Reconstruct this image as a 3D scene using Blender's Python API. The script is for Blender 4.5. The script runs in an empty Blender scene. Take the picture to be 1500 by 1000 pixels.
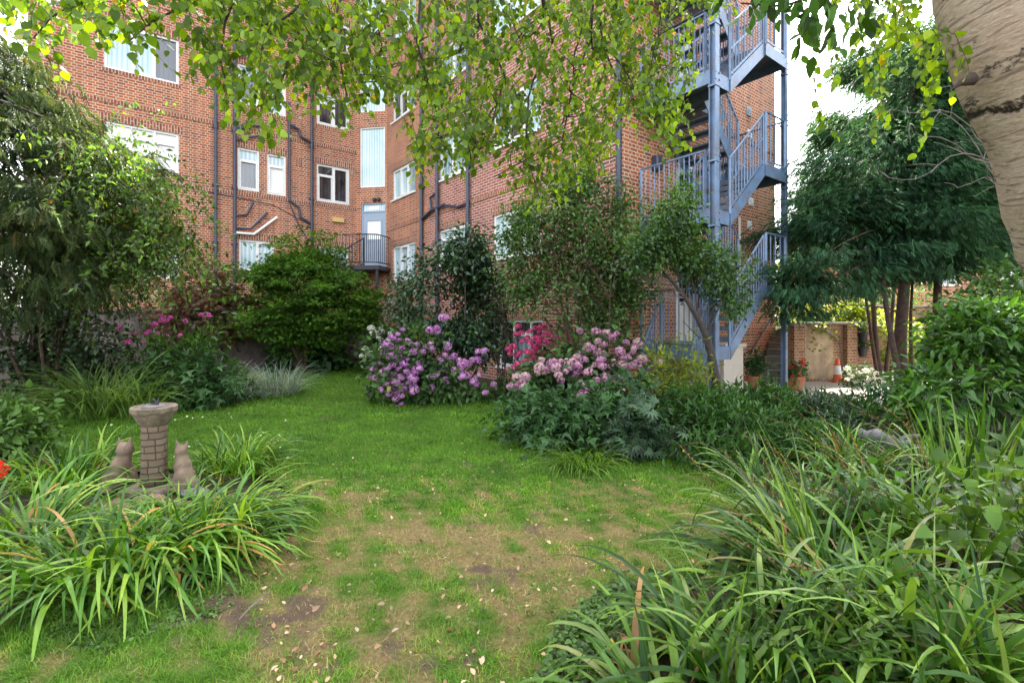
import bpy, bmesh, math, random
import numpy as np
from mathutils import Vector, Matrix
random.seed(11)
rng = np.random.default_rng(11)
S = bpy.context.scene
COL = S.collection
F, HZ, EYE = 720.0, 465.0, 1.6
PI = math.pi


def P(px, py, d):
    """World point seen at photo pixel px, py at depth d (metres along the view)."""
    return Vector(((px - 750) / F * d, d, EYE + (HZ - py) / F * d))


def G(px, py):
    d = EYE * F / (py - HZ)
    return Vector(((px - 750) / F * d, d, 0.0))


def GD(px, d, z=0.0):
    return Vector(((px - 750) / F * d, d, z))


# ------------------------------------------------------------------ objects
def wloc(o):
    v = Vector((0, 0, 0))
    while o is not None:
        v += o.location
        o = o.parent
    return v


def thing(name, label, cat, loc=(0, 0, 0), group=None):
    o = bpy.data.objects.new(name, None)
    o.empty_display_size = 0.1
    COL.objects.link(o)
    o.location = loc
    o['label'] = label
    o['category'] = cat
    if group:
        o['group'] = group
    return o


def tag(o, label, cat, group=None):
    o['label'] = label
    o['category'] = cat
    if group:
        o['group'] = group
    return o


def kind(o, k):
    o['kind'] = k
    return o


def np_mesh(name, V, T, mat, parent=None, rnd=None, smooth=False, extra=None, local=False):
    """Triangle or quad mesh from numpy arrays, given in world coordinates."""
    V = np.asarray(V, dtype=np.float32)
    T = np.asarray(T, dtype=np.int32)
    if parent is not None and not local:
        w = wloc(parent)
        V = V - np.array([w.x, w.y, w.z], dtype=np.float32)
    me = bpy.data.meshes.new(name)
    n, m, k = len(V), len(T), T.shape[1]
    me.vertices.add(n)
    me.vertices.foreach_set('co', V.ravel())
    me.loops.add(m * k)
    me.loops.foreach_set('vertex_index', T.ravel())
    me.polygons.add(m)
    me.polygons.foreach_set('loop_start', np.arange(0, m * k, k, dtype=np.int32))
    if smooth:
        me.polygons.foreach_set('use_smooth', np.ones(m, dtype=bool))
    me.update(calc_edges=True)
    if rnd is not None:
        a = me.attributes.new('rnd', 'FLOAT', 'POINT')
        a.data.foreach_set('value', np.asarray(rnd, dtype=np.float32))
    for key, val in (extra or {}).items():
        a = me.attributes.new(key, 'FLOAT', 'POINT')
        a.data.foreach_set('value', np.asarray(val, dtype=np.float32))
    me.materials.append(mat)
    o = bpy.data.objects.new(name, me)
    COL.objects.link(o)
    if parent is not None:
        o.parent = parent
    return o


class MB:
    """Collects polygons with optional UVs and links them as one mesh object."""

    def __init__(self):
        self.v, self.f, self.uv = [], [], []

    def poly(self, pts, uv=None):
        i = len(self.v)
        self.v += [tuple(p) for p in pts]
        self.f.append(tuple(range(i, i + len(pts))))
        self.uv += list(uv) if uv else [(p[0], p[2]) for p in pts]

    def hexa(self, c, ):
        """c: 8 corners, bottom 4 then top 4 in order."""
        for q in ((0, 3, 2, 1), (4, 5, 6, 7), (0, 1, 5, 4), (1, 2, 6, 5), (2, 3, 7, 6), (3, 0, 4, 7)):
            p = [Vector(c[k]) for k in q]
            a = (p[1] - p[0]).length
            b = (p[3] - p[0]).length
            self.poly(p, ((0, 0), (a, 0), (a, b), (0, b)))

    def box(self, o, x, y, z, sx, sy, sz, bev=0):
        """Box from corner o along unit axes x, y, z with sizes."""
        o, x, y, z = Vector(o), Vector(x) * sx, Vector(y) * sy, Vector(z) * sz
        self.hexa([o, o + x, o + x + y, o + y, o + z, o + x + z, o + x + y + z, o + y + z])

    def abox(self, x0, x1, y0, y1, z0, z1):
        self.box((x0, y0, z0), (1, 0, 0), (0, 1, 0), (0, 0, 1), x1 - x0, y1 - y0, z1 - z0)

    def bar(self, a, b, w, h, up=(0, 0, 1)):
        a, b = Vector(a), Vector(b)
        d = (b - a)
        L = d.length
        d.normalize()
        s = d.cross(Vector(up))
        if s.length < 1e-4:
            s = d.cross(Vector((1, 0, 0)))
        s.normalize()
        t = s.cross(d)
        self.box(a - s * w / 2 - t * h / 2, s, t, d, w, h, L)

    def tube(self, pts, r, n=8, cap=True):
        pts = [Vector(p) for p in pts]
        rs = r if hasattr(r, '__len__') else [r] * len(pts)
        rings = []
        L = 0
        ref = None
        for i, p in enumerate(pts):
            if i == 0:
                d = pts[1] - p
            elif i == len(pts) - 1:
                d = p - pts[i - 1]
            else:
                d = (pts[i + 1] - p).normalized() + (p - pts[i - 1]).normalized()
            d.normalize()
            if ref is None:
                ref = d.orthogonal().normalized()
            else:
                ref = (ref - d * ref.dot(d))
                ref = ref.normalized() if ref.length > 1e-5 else d.orthogonal().normalized()
            b = d.cross(ref)
            if i:
                L += (p - pts[i - 1]).length
            rings.append(([p + (ref * math.cos(2 * PI * k / n) + b * math.sin(2 * PI * k / n)) * rs[i] for k in range(n)], L, rs[i]))
        for (A, la, ra), (B, lb, rb) in zip(rings, rings[1:]):
            for k in range(n):
                k2 = (k + 1) % n
                u0, u1 = 2 * PI * k / n * ra, 2 * PI * (k + 1) / n * ra
                self.poly((A[k], A[k2], B[k2], B[k]), ((u0, la), (u1, la), (u1, lb), (u0, lb)))
        if cap:
            self.poly(list(reversed(rings[0][0])))
            self.poly(rings[-1][0])

    def lathe(self, c, prof, n=24):
        """prof: list of (radius, z) from the bottom up."""
        c = Vector(c)
        rings = [[c + Vector((r * math.cos(2 * PI * k / n), r * math.sin(2 * PI * k / n), z)) for k in range(n)] for r, z in prof]
        for i in range(len(prof) - 1):
            A, B = rings[i], rings[i + 1]
            for k in range(n):
                k2 = (k + 1) % n
                u0, u1 = 2 * PI * k / n * prof[0][0], 2 * PI * (k + 1) / n * prof[0][0]
                self.poly((A[k], A[k2], B[k2], B[k]), ((u0, prof[i][1]), (u1, prof[i][1]), (u1, prof[i + 1][1]), (u0, prof[i + 1][1])))
        self.poly(list(reversed(rings[0])))
        self.poly(rings[-1])

    def build(self, name, mat, parent=None, smooth=False, bevel=0.0, merge=False, local=False):
        me = bpy.data.meshes.new(name)
        w = wloc(parent) if (parent is not None and not local) else Vector((0, 0, 0))
        me.from_pydata([(v[0] - w.x, v[1] - w.y, v[2] - w.z) for v in self.v], [], self.f)
        ul = me.uv_layers.new(name='UVMap')
        ul.data.foreach_set('uv', np.array(self.uv, dtype=np.float32).ravel())
        if merge or bevel or smooth:
            bm = bmesh.new()
            bm.from_mesh(me)
            bmesh.ops.remove_doubles(bm, verts=bm.verts, dist=1e-5)
            bm.to_mesh(me)
            bm.free()
        if smooth:
            me.polygons.foreach_set('use_smooth', [True] * len(me.polygons))
        me.materials.append(mat)
        o = bpy.data.objects.new(name, me)
        COL.objects.link(o)
        if parent is not None:
            o.parent = parent
        if bevel:
            m = o.modifiers.new('bevel', 'BEVEL')
            m.width = bevel
            m.segments = 2
            m.limit_method = 'ANGLE'
        return o


# ------------------------------------------------------------------ materials
class NT:
    def __init__(self, m):
        self.t = m.node_tree
        self.t.nodes.clear()

    def n(self, typ, **kw):
        nd = self.t.nodes.new(typ)
        for k, v in kw.items():
            if k.startswith('i_'):
                nd.inputs[k[2:].replace('_', ' ')].default_value = v
            else:
                setattr(nd, k, v)
        return nd

    def l(self, a, b):
        self.t.links.new(a, b)

    def ramp(self, fac, stops, interp='LINEAR'):
        r = self.n('ShaderNodeValToRGB')
        r.color_ramp.interpolation = interp
        el = r.color_ramp.elements
        while len(el) < len(stops):
            el.new(0.5)
        for e, (p, c) in zip(el, stops):
            e.position = p
            e.color = (c[0], c[1], c[2], 1)
        self.l(fac, r.inputs['Fac'])
        return r.outputs['Color']

    def mix(self, fac, a, b, mode='MIX'):
        m = self.n('ShaderNodeMix', data_type='RGBA', blend_type=mode)
        for s, v in ((0, fac), (6, a), (7, b)):
            if isinstance(v, bpy.types.NodeSocket):
                self.l(v, m.inputs[s])
            elif s == 0:
                m.inputs[0].default_value = v
            else:
                m.inputs[s].default_value = (v[0], v[1], v[2], 1)
        return m.outputs[2]

    def math(self, op, a, b=None):
        m = self.n('ShaderNodeMath', operation=op)
        for i, v in enumerate((a, b)):
            if v is None:
                continue
            if isinstance(v, bpy.types.NodeSocket):
                self.l(v, m.inputs[i])
            else:
                m.inputs[i].default_value = v
        return m.outputs[0]

    def noise(self, scale, detail=4, rough=.6, vec=None):
        nz = self.n('ShaderNodeTexNoise')
        nz.inputs['Scale'].default_value = scale
        nz.inputs['Detail'].default_value = detail
        nz.inputs['Roughness'].default_value = rough
        if vec is not None:
            self.l(vec, nz.inputs['Vector'])
        return nz.outputs['Fac']


def new_mat(name):
    m = bpy.data.materials.new(name)
    m.use_nodes = True
    return m, NT(m)


def finish(t, col, rough=.7, bump=None, bstr=.3, metal=0, spec=.5, bdist=.01):
    b = t.n('ShaderNodeBsdfPrincipled')
    if isinstance(col, bpy.types.NodeSocket):
        t.l(col, b.inputs['Base Color'])
    else:
        b.inputs['Base Color'].default_value = (*col, 1)
    if isinstance(rough, bpy.types.NodeSocket):
        t.l(rough, b.inputs['Roughness'])
    else:
        b.inputs['Roughness'].default_value = rough
    b.inputs['Metallic'].default_value = metal
    b.inputs['Specular IOR Level'].default_value = spec
    if bump is not None:
        bp = t.n('ShaderNodeBump')
        bp.inputs['Strength'].default_value = bstr
        bp.inputs['Distance'].default_value = bdist
        t.l(bump, bp.inputs['Height'])
        t.l(bp.outputs[0], b.inputs['Normal'])
    o = t.n('ShaderNodeOutputMaterial')
    t.l(b.outputs[0], o.inputs['Surface'])
    return b


def plain(name, c, rough=.6, var=.25, scale=6, metal=0, bump=.2, spec=.5, dirt=None, dirt_scale=2.5, dirt_amt=.5):
    m, t = new_mat(name)
    tc = t.n('ShaderNodeTexCoord').outputs['Object']
    f = t.noise(scale, 5, .65, tc)
    lo = tuple(x * (1 - var) for x in c)
    hi = tuple(min(1, x * (1 + var)) for x in c)
    col = t.ramp(f, [(.3, lo), (.7, hi)])
    if dirt:
        d = t.noise(dirt_scale, 6, .7, tc)
        fac = t.ramp(d, [(.45, (0, 0, 0)), (.7, (dirt_amt,) * 3)])
        col = t.mix(fac, col, dirt)
    finish(t, col, rough, t.noise(scale * 6, 4, .6, tc), bump, metal, spec)
    return m


def brick_mat(name, c1, c2, mortar, bw=.225, bh=.075, ms=.011, dark=(.05, .02, .02), darkamt=.25, squash=.5, stain=.35, rot=False):
    m, t = new_mat(name)
    uv = t.n('ShaderNodeTexCoord').outputs['UV']
    if rot:
        mp = t.n('ShaderNodeMapping')
        mp.inputs['Rotation'].default_value = (0, 0, PI / 2)
        t.l(uv, mp.inputs['Vector'])
        uv = mp.outputs[0]
    b = t.n('ShaderNodeTexBrick', offset=.5, offset_frequency=2, squash=squash, squash_frequency=2)
    t.l(uv, b.inputs['Vector'])
    b.inputs['Scale'].default_value = 1
    b.inputs['Brick Width'].default_value = bw
    b.inputs['Row Height'].default_value = bh
    b.inputs['Mortar Size'].default_value = ms
    b.inputs['Mortar Smooth'].default_value = .15
    b.inputs['Bias'].default_value = 0
    b.inputs['Color1'].default_value = (0, 0, 0, 1)
    b.inputs['Color2'].default_value = (1, 1, 1, 1)
    b.inputs['Mortar'].default_value = (.5, .5, .5, 1)
    bwn = t.n('ShaderNodeRGBToBW')
    t.l(b.outputs['Color'], bwn.inputs[0])
    # three families of brick: dark burnt ends, the two reds
    col = t.ramp(bwn.outputs[0], [(0, tuple(.5 * a + .5 * d for a, d in zip(c1, dark)) if darkamt else c1), (darkamt, c1), (.6, tuple((a + d) / 2 for a, d in zip(c1, c2))), (1, c2)])
    n1 = t.noise(.55, 6, .62, uv)
    n2 = t.noise(30, 4, .7, uv)
    col = t.mix(t.math('MULTIPLY', n2, .45), col, tuple(x * .45 for x in c1))
    col = t.mix(b.outputs['Fac'], col, mortar)
    dk = t.ramp(n1, [(.42, (0, 0, 0)), (.72, (stain,) * 3)])
    col = t.mix(dk, col, (.10, .055, .045))
    mps = t.n('ShaderNodeMapping')
    mps.inputs['Scale'].default_value = (2.6, .22, 1)
    t.l(uv, mps.inputs['Vector'])
    st = t.noise(1.0, 5, .65, mps.outputs[0])
    col = t.mix(t.ramp(st, [(.52, (0, 0, 0)), (.75, (stain * 1.2,) * 3)]), col, (.085, .05, .045))
    n3 = t.noise(.9, 5, .6, uv)
    lt = t.ramp(n3, [(.6, (0, 0, 0)), (.8, (.16,) * 3)])
    col = t.mix(lt, col, (.55, .45, .38))
    h = t.math('SUBTRACT', t.math('MULTIPLY', n2, .4), b.outputs['Fac'])
    finish(t, col, .85, h, .55, spec=.25, bdist=.012)
    return m


def leaf_mat(name, stops, trans=.35, rough=.5, spec=.4, tcol=None, back=None):
    """stops: colours over the per-leaf random attribute."""
    m, t = new_mat(name)
    at = t.n('ShaderNodeAttribute', attribute_name='rnd')
    col = t.ramp(at.outputs['Fac'], stops)
    tc = t.n('ShaderNodeTexCoord').outputs['Object']
    nz = t.noise(1.7, 3, .6, tc)
    k = t.ramp(nz, [(.35, (.62, .66, .66)), (.65, (1.38, 1.3, 1.1))])
    col = t.mix(1.0, col, k, 'MULTIPLY')
    b = t.n('ShaderNodeBsdfPrincipled')
    t.l(col, b.inputs['Base Color'])
    b.inputs['Roughness'].default_value = rough
    b.inputs['Specular IOR Level'].default_value = spec * .75
    o = t.n('ShaderNodeOutputMaterial')
    if trans > 0:
        tr = t.n('ShaderNodeBsdfTranslucent')
        tcn = t.mix(1.0, col, tcol or (1.5, 1.45, .55), 'MULTIPLY')
        t.l(tcn, tr.inputs['Color'])
        mx = t.n('ShaderNodeMixShader')
        mx.inputs[0].default_value = trans
        t.l(b.outputs[0], mx.inputs[1])
        t.l(tr.outputs[0], mx.inputs[2])
        t.l(mx.outputs[0], o.inputs['Surface'])
    else:
        t.l(b.outputs[0], o.inputs['Surface'])
    return m


def g3(c, lo=.6, hi=1.5, dead=None):
    lo, hi = lo * .6, hi * 1.05
    c = tuple(x * .86 for x in c)
    a = [(0, tuple(x * lo for x in c)), (.5, c), (.9, tuple(x * hi for x in c))]
    if dead:
        a += [(.955, tuple(x * hi for x in c)), (.975, dead)]
    return a


M = {}
M['brick_orange'] = brick_mat('brick_orange', (.37, .092, .040), (.58, .168, .058), (.54, .41, .30), ms=.012, dark=(.06, .03, .04), darkamt=.25, stain=.38)
M['brick_sky_pink'] = brick_mat('brick_sky_pink', (.32, .09, .062), (.47, .15, .095), (.54, .42, .36), ms=.012, stain=.38, dark=(.10, .05, .06), darkamt=.2, squash=1)  # pink cast of shaded skylight put into the brick colour
M['brick_old'] = brick_mat('brick_old', (.30, .12, .055), (.42, .2, .095), (.40, .30, .2), dark=(.12, .06, .04), stain=.6)
M['soldier'] = brick_mat('soldier', (.27, .085, .05), (.4, .14, .07), (.52, .4, .3), bw=.225, bh=.075, squash=1, rot=True, dark=(.08, .03, .04))
M['white'] = plain('white_paint', (.78, .78, .76), .4, .06, 3, bump=.05, dirt=(.5, .48, .42), dirt_amt=.25)
M['blind'] = plain('white_blind', (.86, .87, .84), .6, .05, 1.5, bump=.05)
M['steel'] = plain('galvanised_paint', (.115, .185, .30), .38, .22, 6, .1, .2, dirt=(.13, .10, .085), dirt_scale=4, dirt_amt=.75)
M['tread'] = plain('steel_tread', (.11, .135, .17), .55, .25, 8, .2, .2)
M['pipe'] = plain('pipe_paint', (.035, .042, .068), .4, .25, 4, bump=.1)
M['iron'] = plain('iron_paint', (.022, .022, .027), .5, .2, 8, bump=.1)
M['door'] = plain('door_paint', (.26, .33, .42), .45, .08, 2, bump=.06)
M['concrete'] = plain('concrete', (.27, .25, .21), .9, .25, 4, bump=.4, dirt=(.09, .1, .06), dirt_amt=.7)
M['step'] = plain('mossy_step', (.17, .155, .125), .9, .3, 5, bump=.5, dirt=(.05, .06, .03), dirt_amt=.8)
M['render'] = plain('cream_render', (.68, .6, .5), .8, .1, 3, bump=.2)
M['grey_box'] = plain('grey_plastic', (.33, .36, .4), .5, .1, 3)
M['lead'] = plain('lead_roof', (.1, .1, .11), .7, .2, 3)
M['yellow_lamp'] = plain('lamp_cover', (.62, .45, .16), .5, .1, 3)
M['terracotta'] = plain('terracotta', (.45, .15, .07), .8, .2, 6, bump=.3, dirt=(.3, .24, .18), dirt_amt=.35)
M['cone_orange'] = plain('cone_orange', (.75, .1, .025), .5, .12, 5, bump=.1, dirt=(.25, .06, .03), dirt_amt=.3)
M['cone_white'] = plain('cone_white', (.8, .78, .72), .4, .1, 5, bump=.1)
M['stone'] = plain('weathered_stone', (.19, .14, .10), .92, .45, 16, bump=.9, dirt=(.065, .062, .032), dirt_scale=9, dirt_amt=.95)
M['statue'] = plain('statue_stone', (.24, .165, .115), .92, .4, 22, bump=.9, dirt=(.075, .065, .036), dirt_scale=11, dirt_amt=.95)
M['rock'] = plain('grey_rock', (.13, .12, .125), .9, .35, 7, bump=.7, dirt=(.1, .11, .07), dirt_amt=.6)
M['rubble'] = plain('rubble_stone', (.17, .125, .12), .95, .5, 3.2, bump=.9, dirt=(.05, .05, .03), dirt_amt=.7)
M['bark'] = plain('brown_bark', (.10, .062, .042), .95, .45, 12, bump=.9)
M['bark_red'] = plain('cypress_bark', (.075, .042, .032), .95, .45, 14, bump=.9)
M['bark_grey'] = plain('grey_bark', (.055, .042, .036), .9, .4, 14, bump=.8)
M['twig'] = plain('twig_bark', (.05, .03, .025), .85, .3, 20, bump=.3)
M['deadwood'] = plain('deadwood', (.15, .125, .11), .9, .3, 20, bump=.5)
M['patio'] = plain('patio_slab', (.52, .45, .36), .9, .2, 2.5, bump=.3, dirt=(.2, .18, .12), dirt_amt=.6)


def glass_mat(name, base, rough=.05, ior=1.9, var=None):
    m, t = new_mat(name)
    tc = t.n('ShaderNodeTexCoord').outputs['Object']
    f = t.noise(1.3, 3, .5, tc)
    col = t.ramp(f, [(.35, base), (.65, var or tuple(x * 1.5 for x in base))])
    wv = t.n('ShaderNodeTexWave', wave_type='BANDS', bands_direction='X')
    wv.inputs['Scale'].default_value = 3.2
    wv.inputs['Distortion'].default_value = 3.5
    wv.inputs['Detail'].default_value = 2
    wv.inputs['Detail Scale'].default_value = .6
    mpv = t.n('ShaderNodeMapping')
    mpv.inputs['Scale'].default_value = (1, 1, .12)
    t.l(tc, mpv.inputs['Vector'])
    t.l(mpv.outputs[0], wv.inputs['Vector'])
    col = t.mix(t.math('MULTIPLY', wv.outputs['Fac'], .55), col, tuple(x * .5 for x in base))
    b = finish(t, col, rough, t.noise(.8, 2, .5, tc), .04, bdist=.05)
    b.inputs['IOR'].default_value = ior
    return m


M['glass'] = glass_mat('dark_glass', (.012, .015, .018), var=(.07, .075, .085))
M['glass_pale'] = glass_mat('sky_curtain_glass', (.42, .60, .64), .12, 1.6, (.62, .75, .76))  # pale sky reflection painted into the pane colour, along with curtain folds
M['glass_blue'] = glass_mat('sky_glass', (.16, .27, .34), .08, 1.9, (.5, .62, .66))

# foliage colours (linear albedo)
LM = {}
LM['birch'] = leaf_mat('birch_leaf', [(0, (.046, .095, .008)), (.5, (.100, .195, .012)), (.9, (.21, .34, .020)), (.985, (.24, .34, .025)), (.995, (.42, .26, .03))], .52, .42, .5, (1.9, 1.7, .4))
LM['oval'] = leaf_mat('dark_oval_leaf', g3((.034, .09, .014), .6, 1.5), .3, .5, .15, (1.7, 1.6, .5))
LM['maple'] = leaf_mat('maple_leaf', g3((.075, .175, .016), .6, 1.6), .35, .55, .3)
LM['red_maple'] = leaf_mat('russet_leaf', [(0, (.07, .08, .03)), (.4, (.12, .075, .045)), (1, (.19, .10, .065))], .3, .55, .3, (1.3, .9, .6))
LM['camellia'] = leaf_mat('glossy_dark_leaf', g3((.036, .085, .034), .55, 1.9), .2, .28, 1.0)
LM['pear'] = leaf_mat('grey_green_leaf', g3((.075, .155, .040), .55, 1.9), .35, .42, .5)
LM['smalltree'] = leaf_mat('bright_leaf', g3((.062, .135, .035), .55, 1.9), .35, .36, .5)
LM['cypress'] = leaf_mat('cypress_spray', g3((.046, .125, .066), .5, 2.0, (.10, .09, .05)), .2, .6, .3)
LM['cedar'] = leaf_mat('cedar_spray', [(0, (.022, .038, .018)), (.5, (.048, .078, .028)), (.85, (.12, .155, .065)), (.96, (.13, .095, .055))], .2, .7, .2)
LM['weeping'] = leaf_mat('weeping_leaf', g3((.078, .155, .026), .5, 1.9, (.2, .13, .04)), .4, .4, .5)
LM['hydleaf'] = leaf_mat('hydrangea_leaf', g3((.055, .115, .035), .5, 1.6, (.22, .17, .03)), .3, .5, .4)
LM['anemone'] = leaf_mat('anemone_leaf', g3((.045, .118, .036), .6, 1.5), .25, .5, .4)
LM['hellebore'] = leaf_mat('hellebore_leaf', g3((.042, .085, .042), .6, 1.7), .2, .42, .35)
LM['fern'] = leaf_mat('fern_leaf', g3((.04, .115, .035), .6, 1.5), .3, .5, .4)
LM['gold'] = leaf_mat('golden_leaf', g3((.24, .31, .045), .6, 1.5), .4, .5, .3)
LM['creeper'] = leaf_mat('creeper_leaf', g3((.075, .155, .030), .45, 1.6), .3, .5, .4)
LM['cover'] = leaf_mat('cover_leaf', g3((.042, .115, .022), .5, 1.7), .3, .5, .4)
LM['blue'] = leaf_mat('blue_grey_leaf', g3((.24, .31, .27), .7, 1.5), .2, .6, .3)
LM['ivy'] = leaf_mat('ivy_leaf', g3((.04, .075, .035), .5, 2.0), .2, .4, .5)
LM['viburnum'] = leaf_mat('soft_leaf', g3((.055, .140, .024), .5, 1.8), .35, .42, .5)
LM['lime'] = leaf_mat('lime_leaf', g3((.20, .27, .04), .6, 1.4), .45, .5, .3)
LM['daylily'] = leaf_mat('daylily_blade', [(0, (.020, .070, .006)), (.5, (.072, .190, .015)), (.93, (.19, .31, .040)), (.965, (.22, .3, .05)), (.985, (.38, .22, .07))], .3, .45, .45)
LM['iris'] = leaf_mat('iris_blade', [(0, (.012, .048, .004)), (.5, (.055, .145, .012)), (.85, (.17, .29, .040)), (.965, (.16, .22, .07)), (.985, (.27, .15, .06))], .25, .42, .42)
LM['tussock'] = leaf_mat('tussock_blade', g3((.13, .23, .055), .6, 1.6), .3, .5, .4)
LM['hakone'] = leaf_mat('hakone_blade', g3((.12, .235, .03), .6, 1.4), .35, .5, .4)
LM['broad'] = leaf_mat('broad_leaf', g3((.085, .17, .03), .5, 1.7), .4, .45, .4)
LM['seed'] = leaf_mat('seed_head', [(0, (.10, .055, .025)), (1, (.24, .14, .06))], 0, .8, .2)
LM['petal_purple'] = leaf_mat('purple_petal', [(0, (.38, .14, .43)), (.5, (.54, .235, .55)), (1, (.64, .35, .65))], .25, .6, .2, (1.1, 1, 1.1))
LM['petal_pink'] = leaf_mat('dusky_petal', [(0, (.36, .14, .32)), (.5, (.47, .21, .40)), (.85, (.56, .33, .44)), (1, (.55, .5, .36))], .25, .6, .2, (1.1, 1, 1))
LM['petal_magenta'] = leaf_mat('magenta_petal', [(0, (.50, .035, .16)), (.5, (.66, .07, .25)), (1, (.75, .16, .36))], .25, .6, .2, (1.2, 1, 1))
LM['petal_white'] = leaf_mat('white_petal', [(0, (.72, .74, .66)), (1, (.86, .86, .82))], .25, .6, .2, (1, 1, 1))
LM['petal_bright'] = leaf_mat('hot_pink_petal', [(0, (.62, .08, .42)), (1, (.76, .2, .56))], .25, .6, .2, (1.2, 1, 1.1))
LM['petal_red'] = leaf_mat('red_petal', [(0, (.6, .02, .015)), (1, (.75, .06, .03))], .2, .6, .2, (1.2, 1, 1))
LM['dry_leaf'] = leaf_mat('dry_fallen_leaf', [(0, (.13, .07, .04)), (.35, (.30, .18, .11)), (.75, (.45, .31, .215)), (1, (.58, .45, .35))], .15, .7, .2, (1.2, 1, .8))
LM['yellow'] = leaf_mat('yellow_leaf', [(0, (.72, .5, .03)), (1, (.75, .55, .05))], .2, .6, .2, (1.2, 1, .5))


# ------------------------------------------------------------------ foliage kit
def unit(a):
    return a / np.maximum(np.linalg.norm(a, axis=-1, keepdims=True), 1e-9)


def frames(axis, normal):
    y = unit(axis)
    x = unit(np.cross(y, normal))
    z = np.cross(x, y)
    return np.stack([x, y, z], axis=2)


def scatter(tv, tf, pos, R, sc):
    """Copies of a template (along +Y, facing +Z): world verts and triangles."""
    tv = np.asarray(tv, float)
    tf = np.asarray(tf, int)
    N, k = len(pos), len(tv)
    sc = np.asarray(sc, float)
    if sc.ndim == 1:
        sc = np.repeat(sc[:, None], 3, 1)
    loc = tv[None] * sc[:, None, :]
    V = np.einsum('nij,nkj->nki', R, loc) + pos[:, None, :]
    T = tf[None] + (np.arange(N) * k)[:, None, None]
    return V.reshape(-1, 3), T.reshape(-1, 3), k


def leaf_fine(w, fold=.12, curl=.1):
    v = [(0, 0, 0), (0, .34, .0), (0, .68, -curl * .4), (0, 1, -curl)]
    v += [(-w * .40, .16, fold * .6), (-w * .5, .42, fold), (-w * .30, .74, fold * .5 - curl * .5)]
    v += [(w * .40, .16, fold * .6), (w * .5, .42, fold), (w * .30, .74, fold * .5 - curl * .5)]
    f = [(0, 1, 4), (4, 1, 5), (1, 2, 5), (5, 2, 6), (2, 3, 6), (0, 7, 1), (7, 8, 1), (1, 8, 2), (8, 9, 2), (2, 9, 3)]
    return v, f


def leaf_lite(w, fold=.12, curl=.1):
    v = [(0, 0, 0), (-w * .5, .42, fold), (0, 1, -curl), (w * .5, .42, fold)]
    return v, [(0, 2, 1), (0, 3, 2)]


def leaf_lobed(lobes=3, w=1.0):
    """Maple or anemone like: pointed lobes round the petiole."""
    v = [(0, 0, 0)]
    f = []
    ang = np.linspace(-1.15, 1.15, lobes)
    for i, a in enumerate(ang):
        L = 1 - .28 * abs(a) / 1.15
        for da, r, z in ((-.26, .55, .05), (0, 1.0, -.12), (.26, .55, .05)):
            v.append((math.sin(a + da) * L * r * w, math.cos(a + da) * L * r, z))
        b = 1 + 3 * i
        f += [(0, b + 1, b), (0, b + 2, b + 1)]
        if i:
            f.append((0, b, b - 1))
    return v, f


def leaf_palmate(n=7, w=.16):
    v, f = [], []
    for a in np.linspace(-1.5, 1.5, n):
        L = 1 - .25 * abs(a) / 1.5
        d = np.array((math.sin(a), math.cos(a)))
        p = np.array((d[1], -d[0]))
        b = len(v)
        for r, s, z in ((0, 0, 0), (.5, -w * .5, .02), (1, 0, -.16), (.5, w * .5, .02)):
            q = d * r * L + p * s
            v.append((q[0], q[1], z))
        f += [(b, b + 2, b + 1), (b, b + 3, b + 2)]
    return v, f


def spray(n=8, w=.055, L=.36, ang=.75, droop=.25, seed=1):
    """Flat conifer spray: an axis with side shoots, each a slim triangle pair."""
    r = np.random.default_rng(seed)
    v, f = [], []

    def z(y):
        return -droop * y * y
    b = 0
    v += [(-w * .3, 0, 0), (w * .3, 0, 0), (0, 1, z(1))]
    f.append((0, 1, 2))
    for i in range(n):
        y = .06 + .86 * i / n
        for s in (-1, 1):
            l = L * (1 - .75 * (y ** 1.5)) * r.uniform(.75, 1.2)
            a = ang * r.uniform(.8, 1.2)
            tip = (s * l * math.sin(a), y + l * math.cos(a), z(y + l * .7) - .05 * r.random())
            b = len(v)
            v += [(0, y - w * .5, z(y)), tip, (s * w * .4 + s * l * .42 * math.sin(a), y + w * 1.1 + l * .42 * math.cos(a), z(y) + .015), (s * l * .5 * math.sin(a) + s * w * .7, y + l * .5 * math.cos(a) - w * .8, z(y) - .01)]
            f += [(b, b + 3, b + 1), (b, b + 1, b + 2)]
    return v, f


def rnoise(p, k, seed=0):
    """Smooth pseudo noise in about -1..1."""
    r = np.random.default_rng(seed + 100)
    out = 0
    for i in range(6):
        d = unit(r.normal(size=p.shape[-1])) * k * r.uniform(.6, 1.9)
        out = out + np.sin(p @ d + r.uniform(0, 6.28))
    return out / 3.2


def crown(ells, n, shell=.55, lump=.22, seed=0):
    """Points spread through a union of ellipsoids, thicker near the skin, and outward directions."""
    r = np.random.default_rng(seed)
    E = np.array(ells, float)
    wgt = (E[:, 3] * E[:, 4] * E[:, 5]) ** (.75)
    idx = r.choice(len(E), n, p=wgt / wgt.sum())
    d = unit(r.normal(size=(n, 3)))
    rad = 1 - shell * r.random(n) ** 1.6
    rad = rad * (1 + lump * rnoise(d * 1.0 + idx[:, None] * 3.1, 3.2, seed))
    p = E[idx, :3] + d * E[idx, 3:] * rad[:, None]
    o = unit(d / E[idx, 3:])
    return p, o, r


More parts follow.
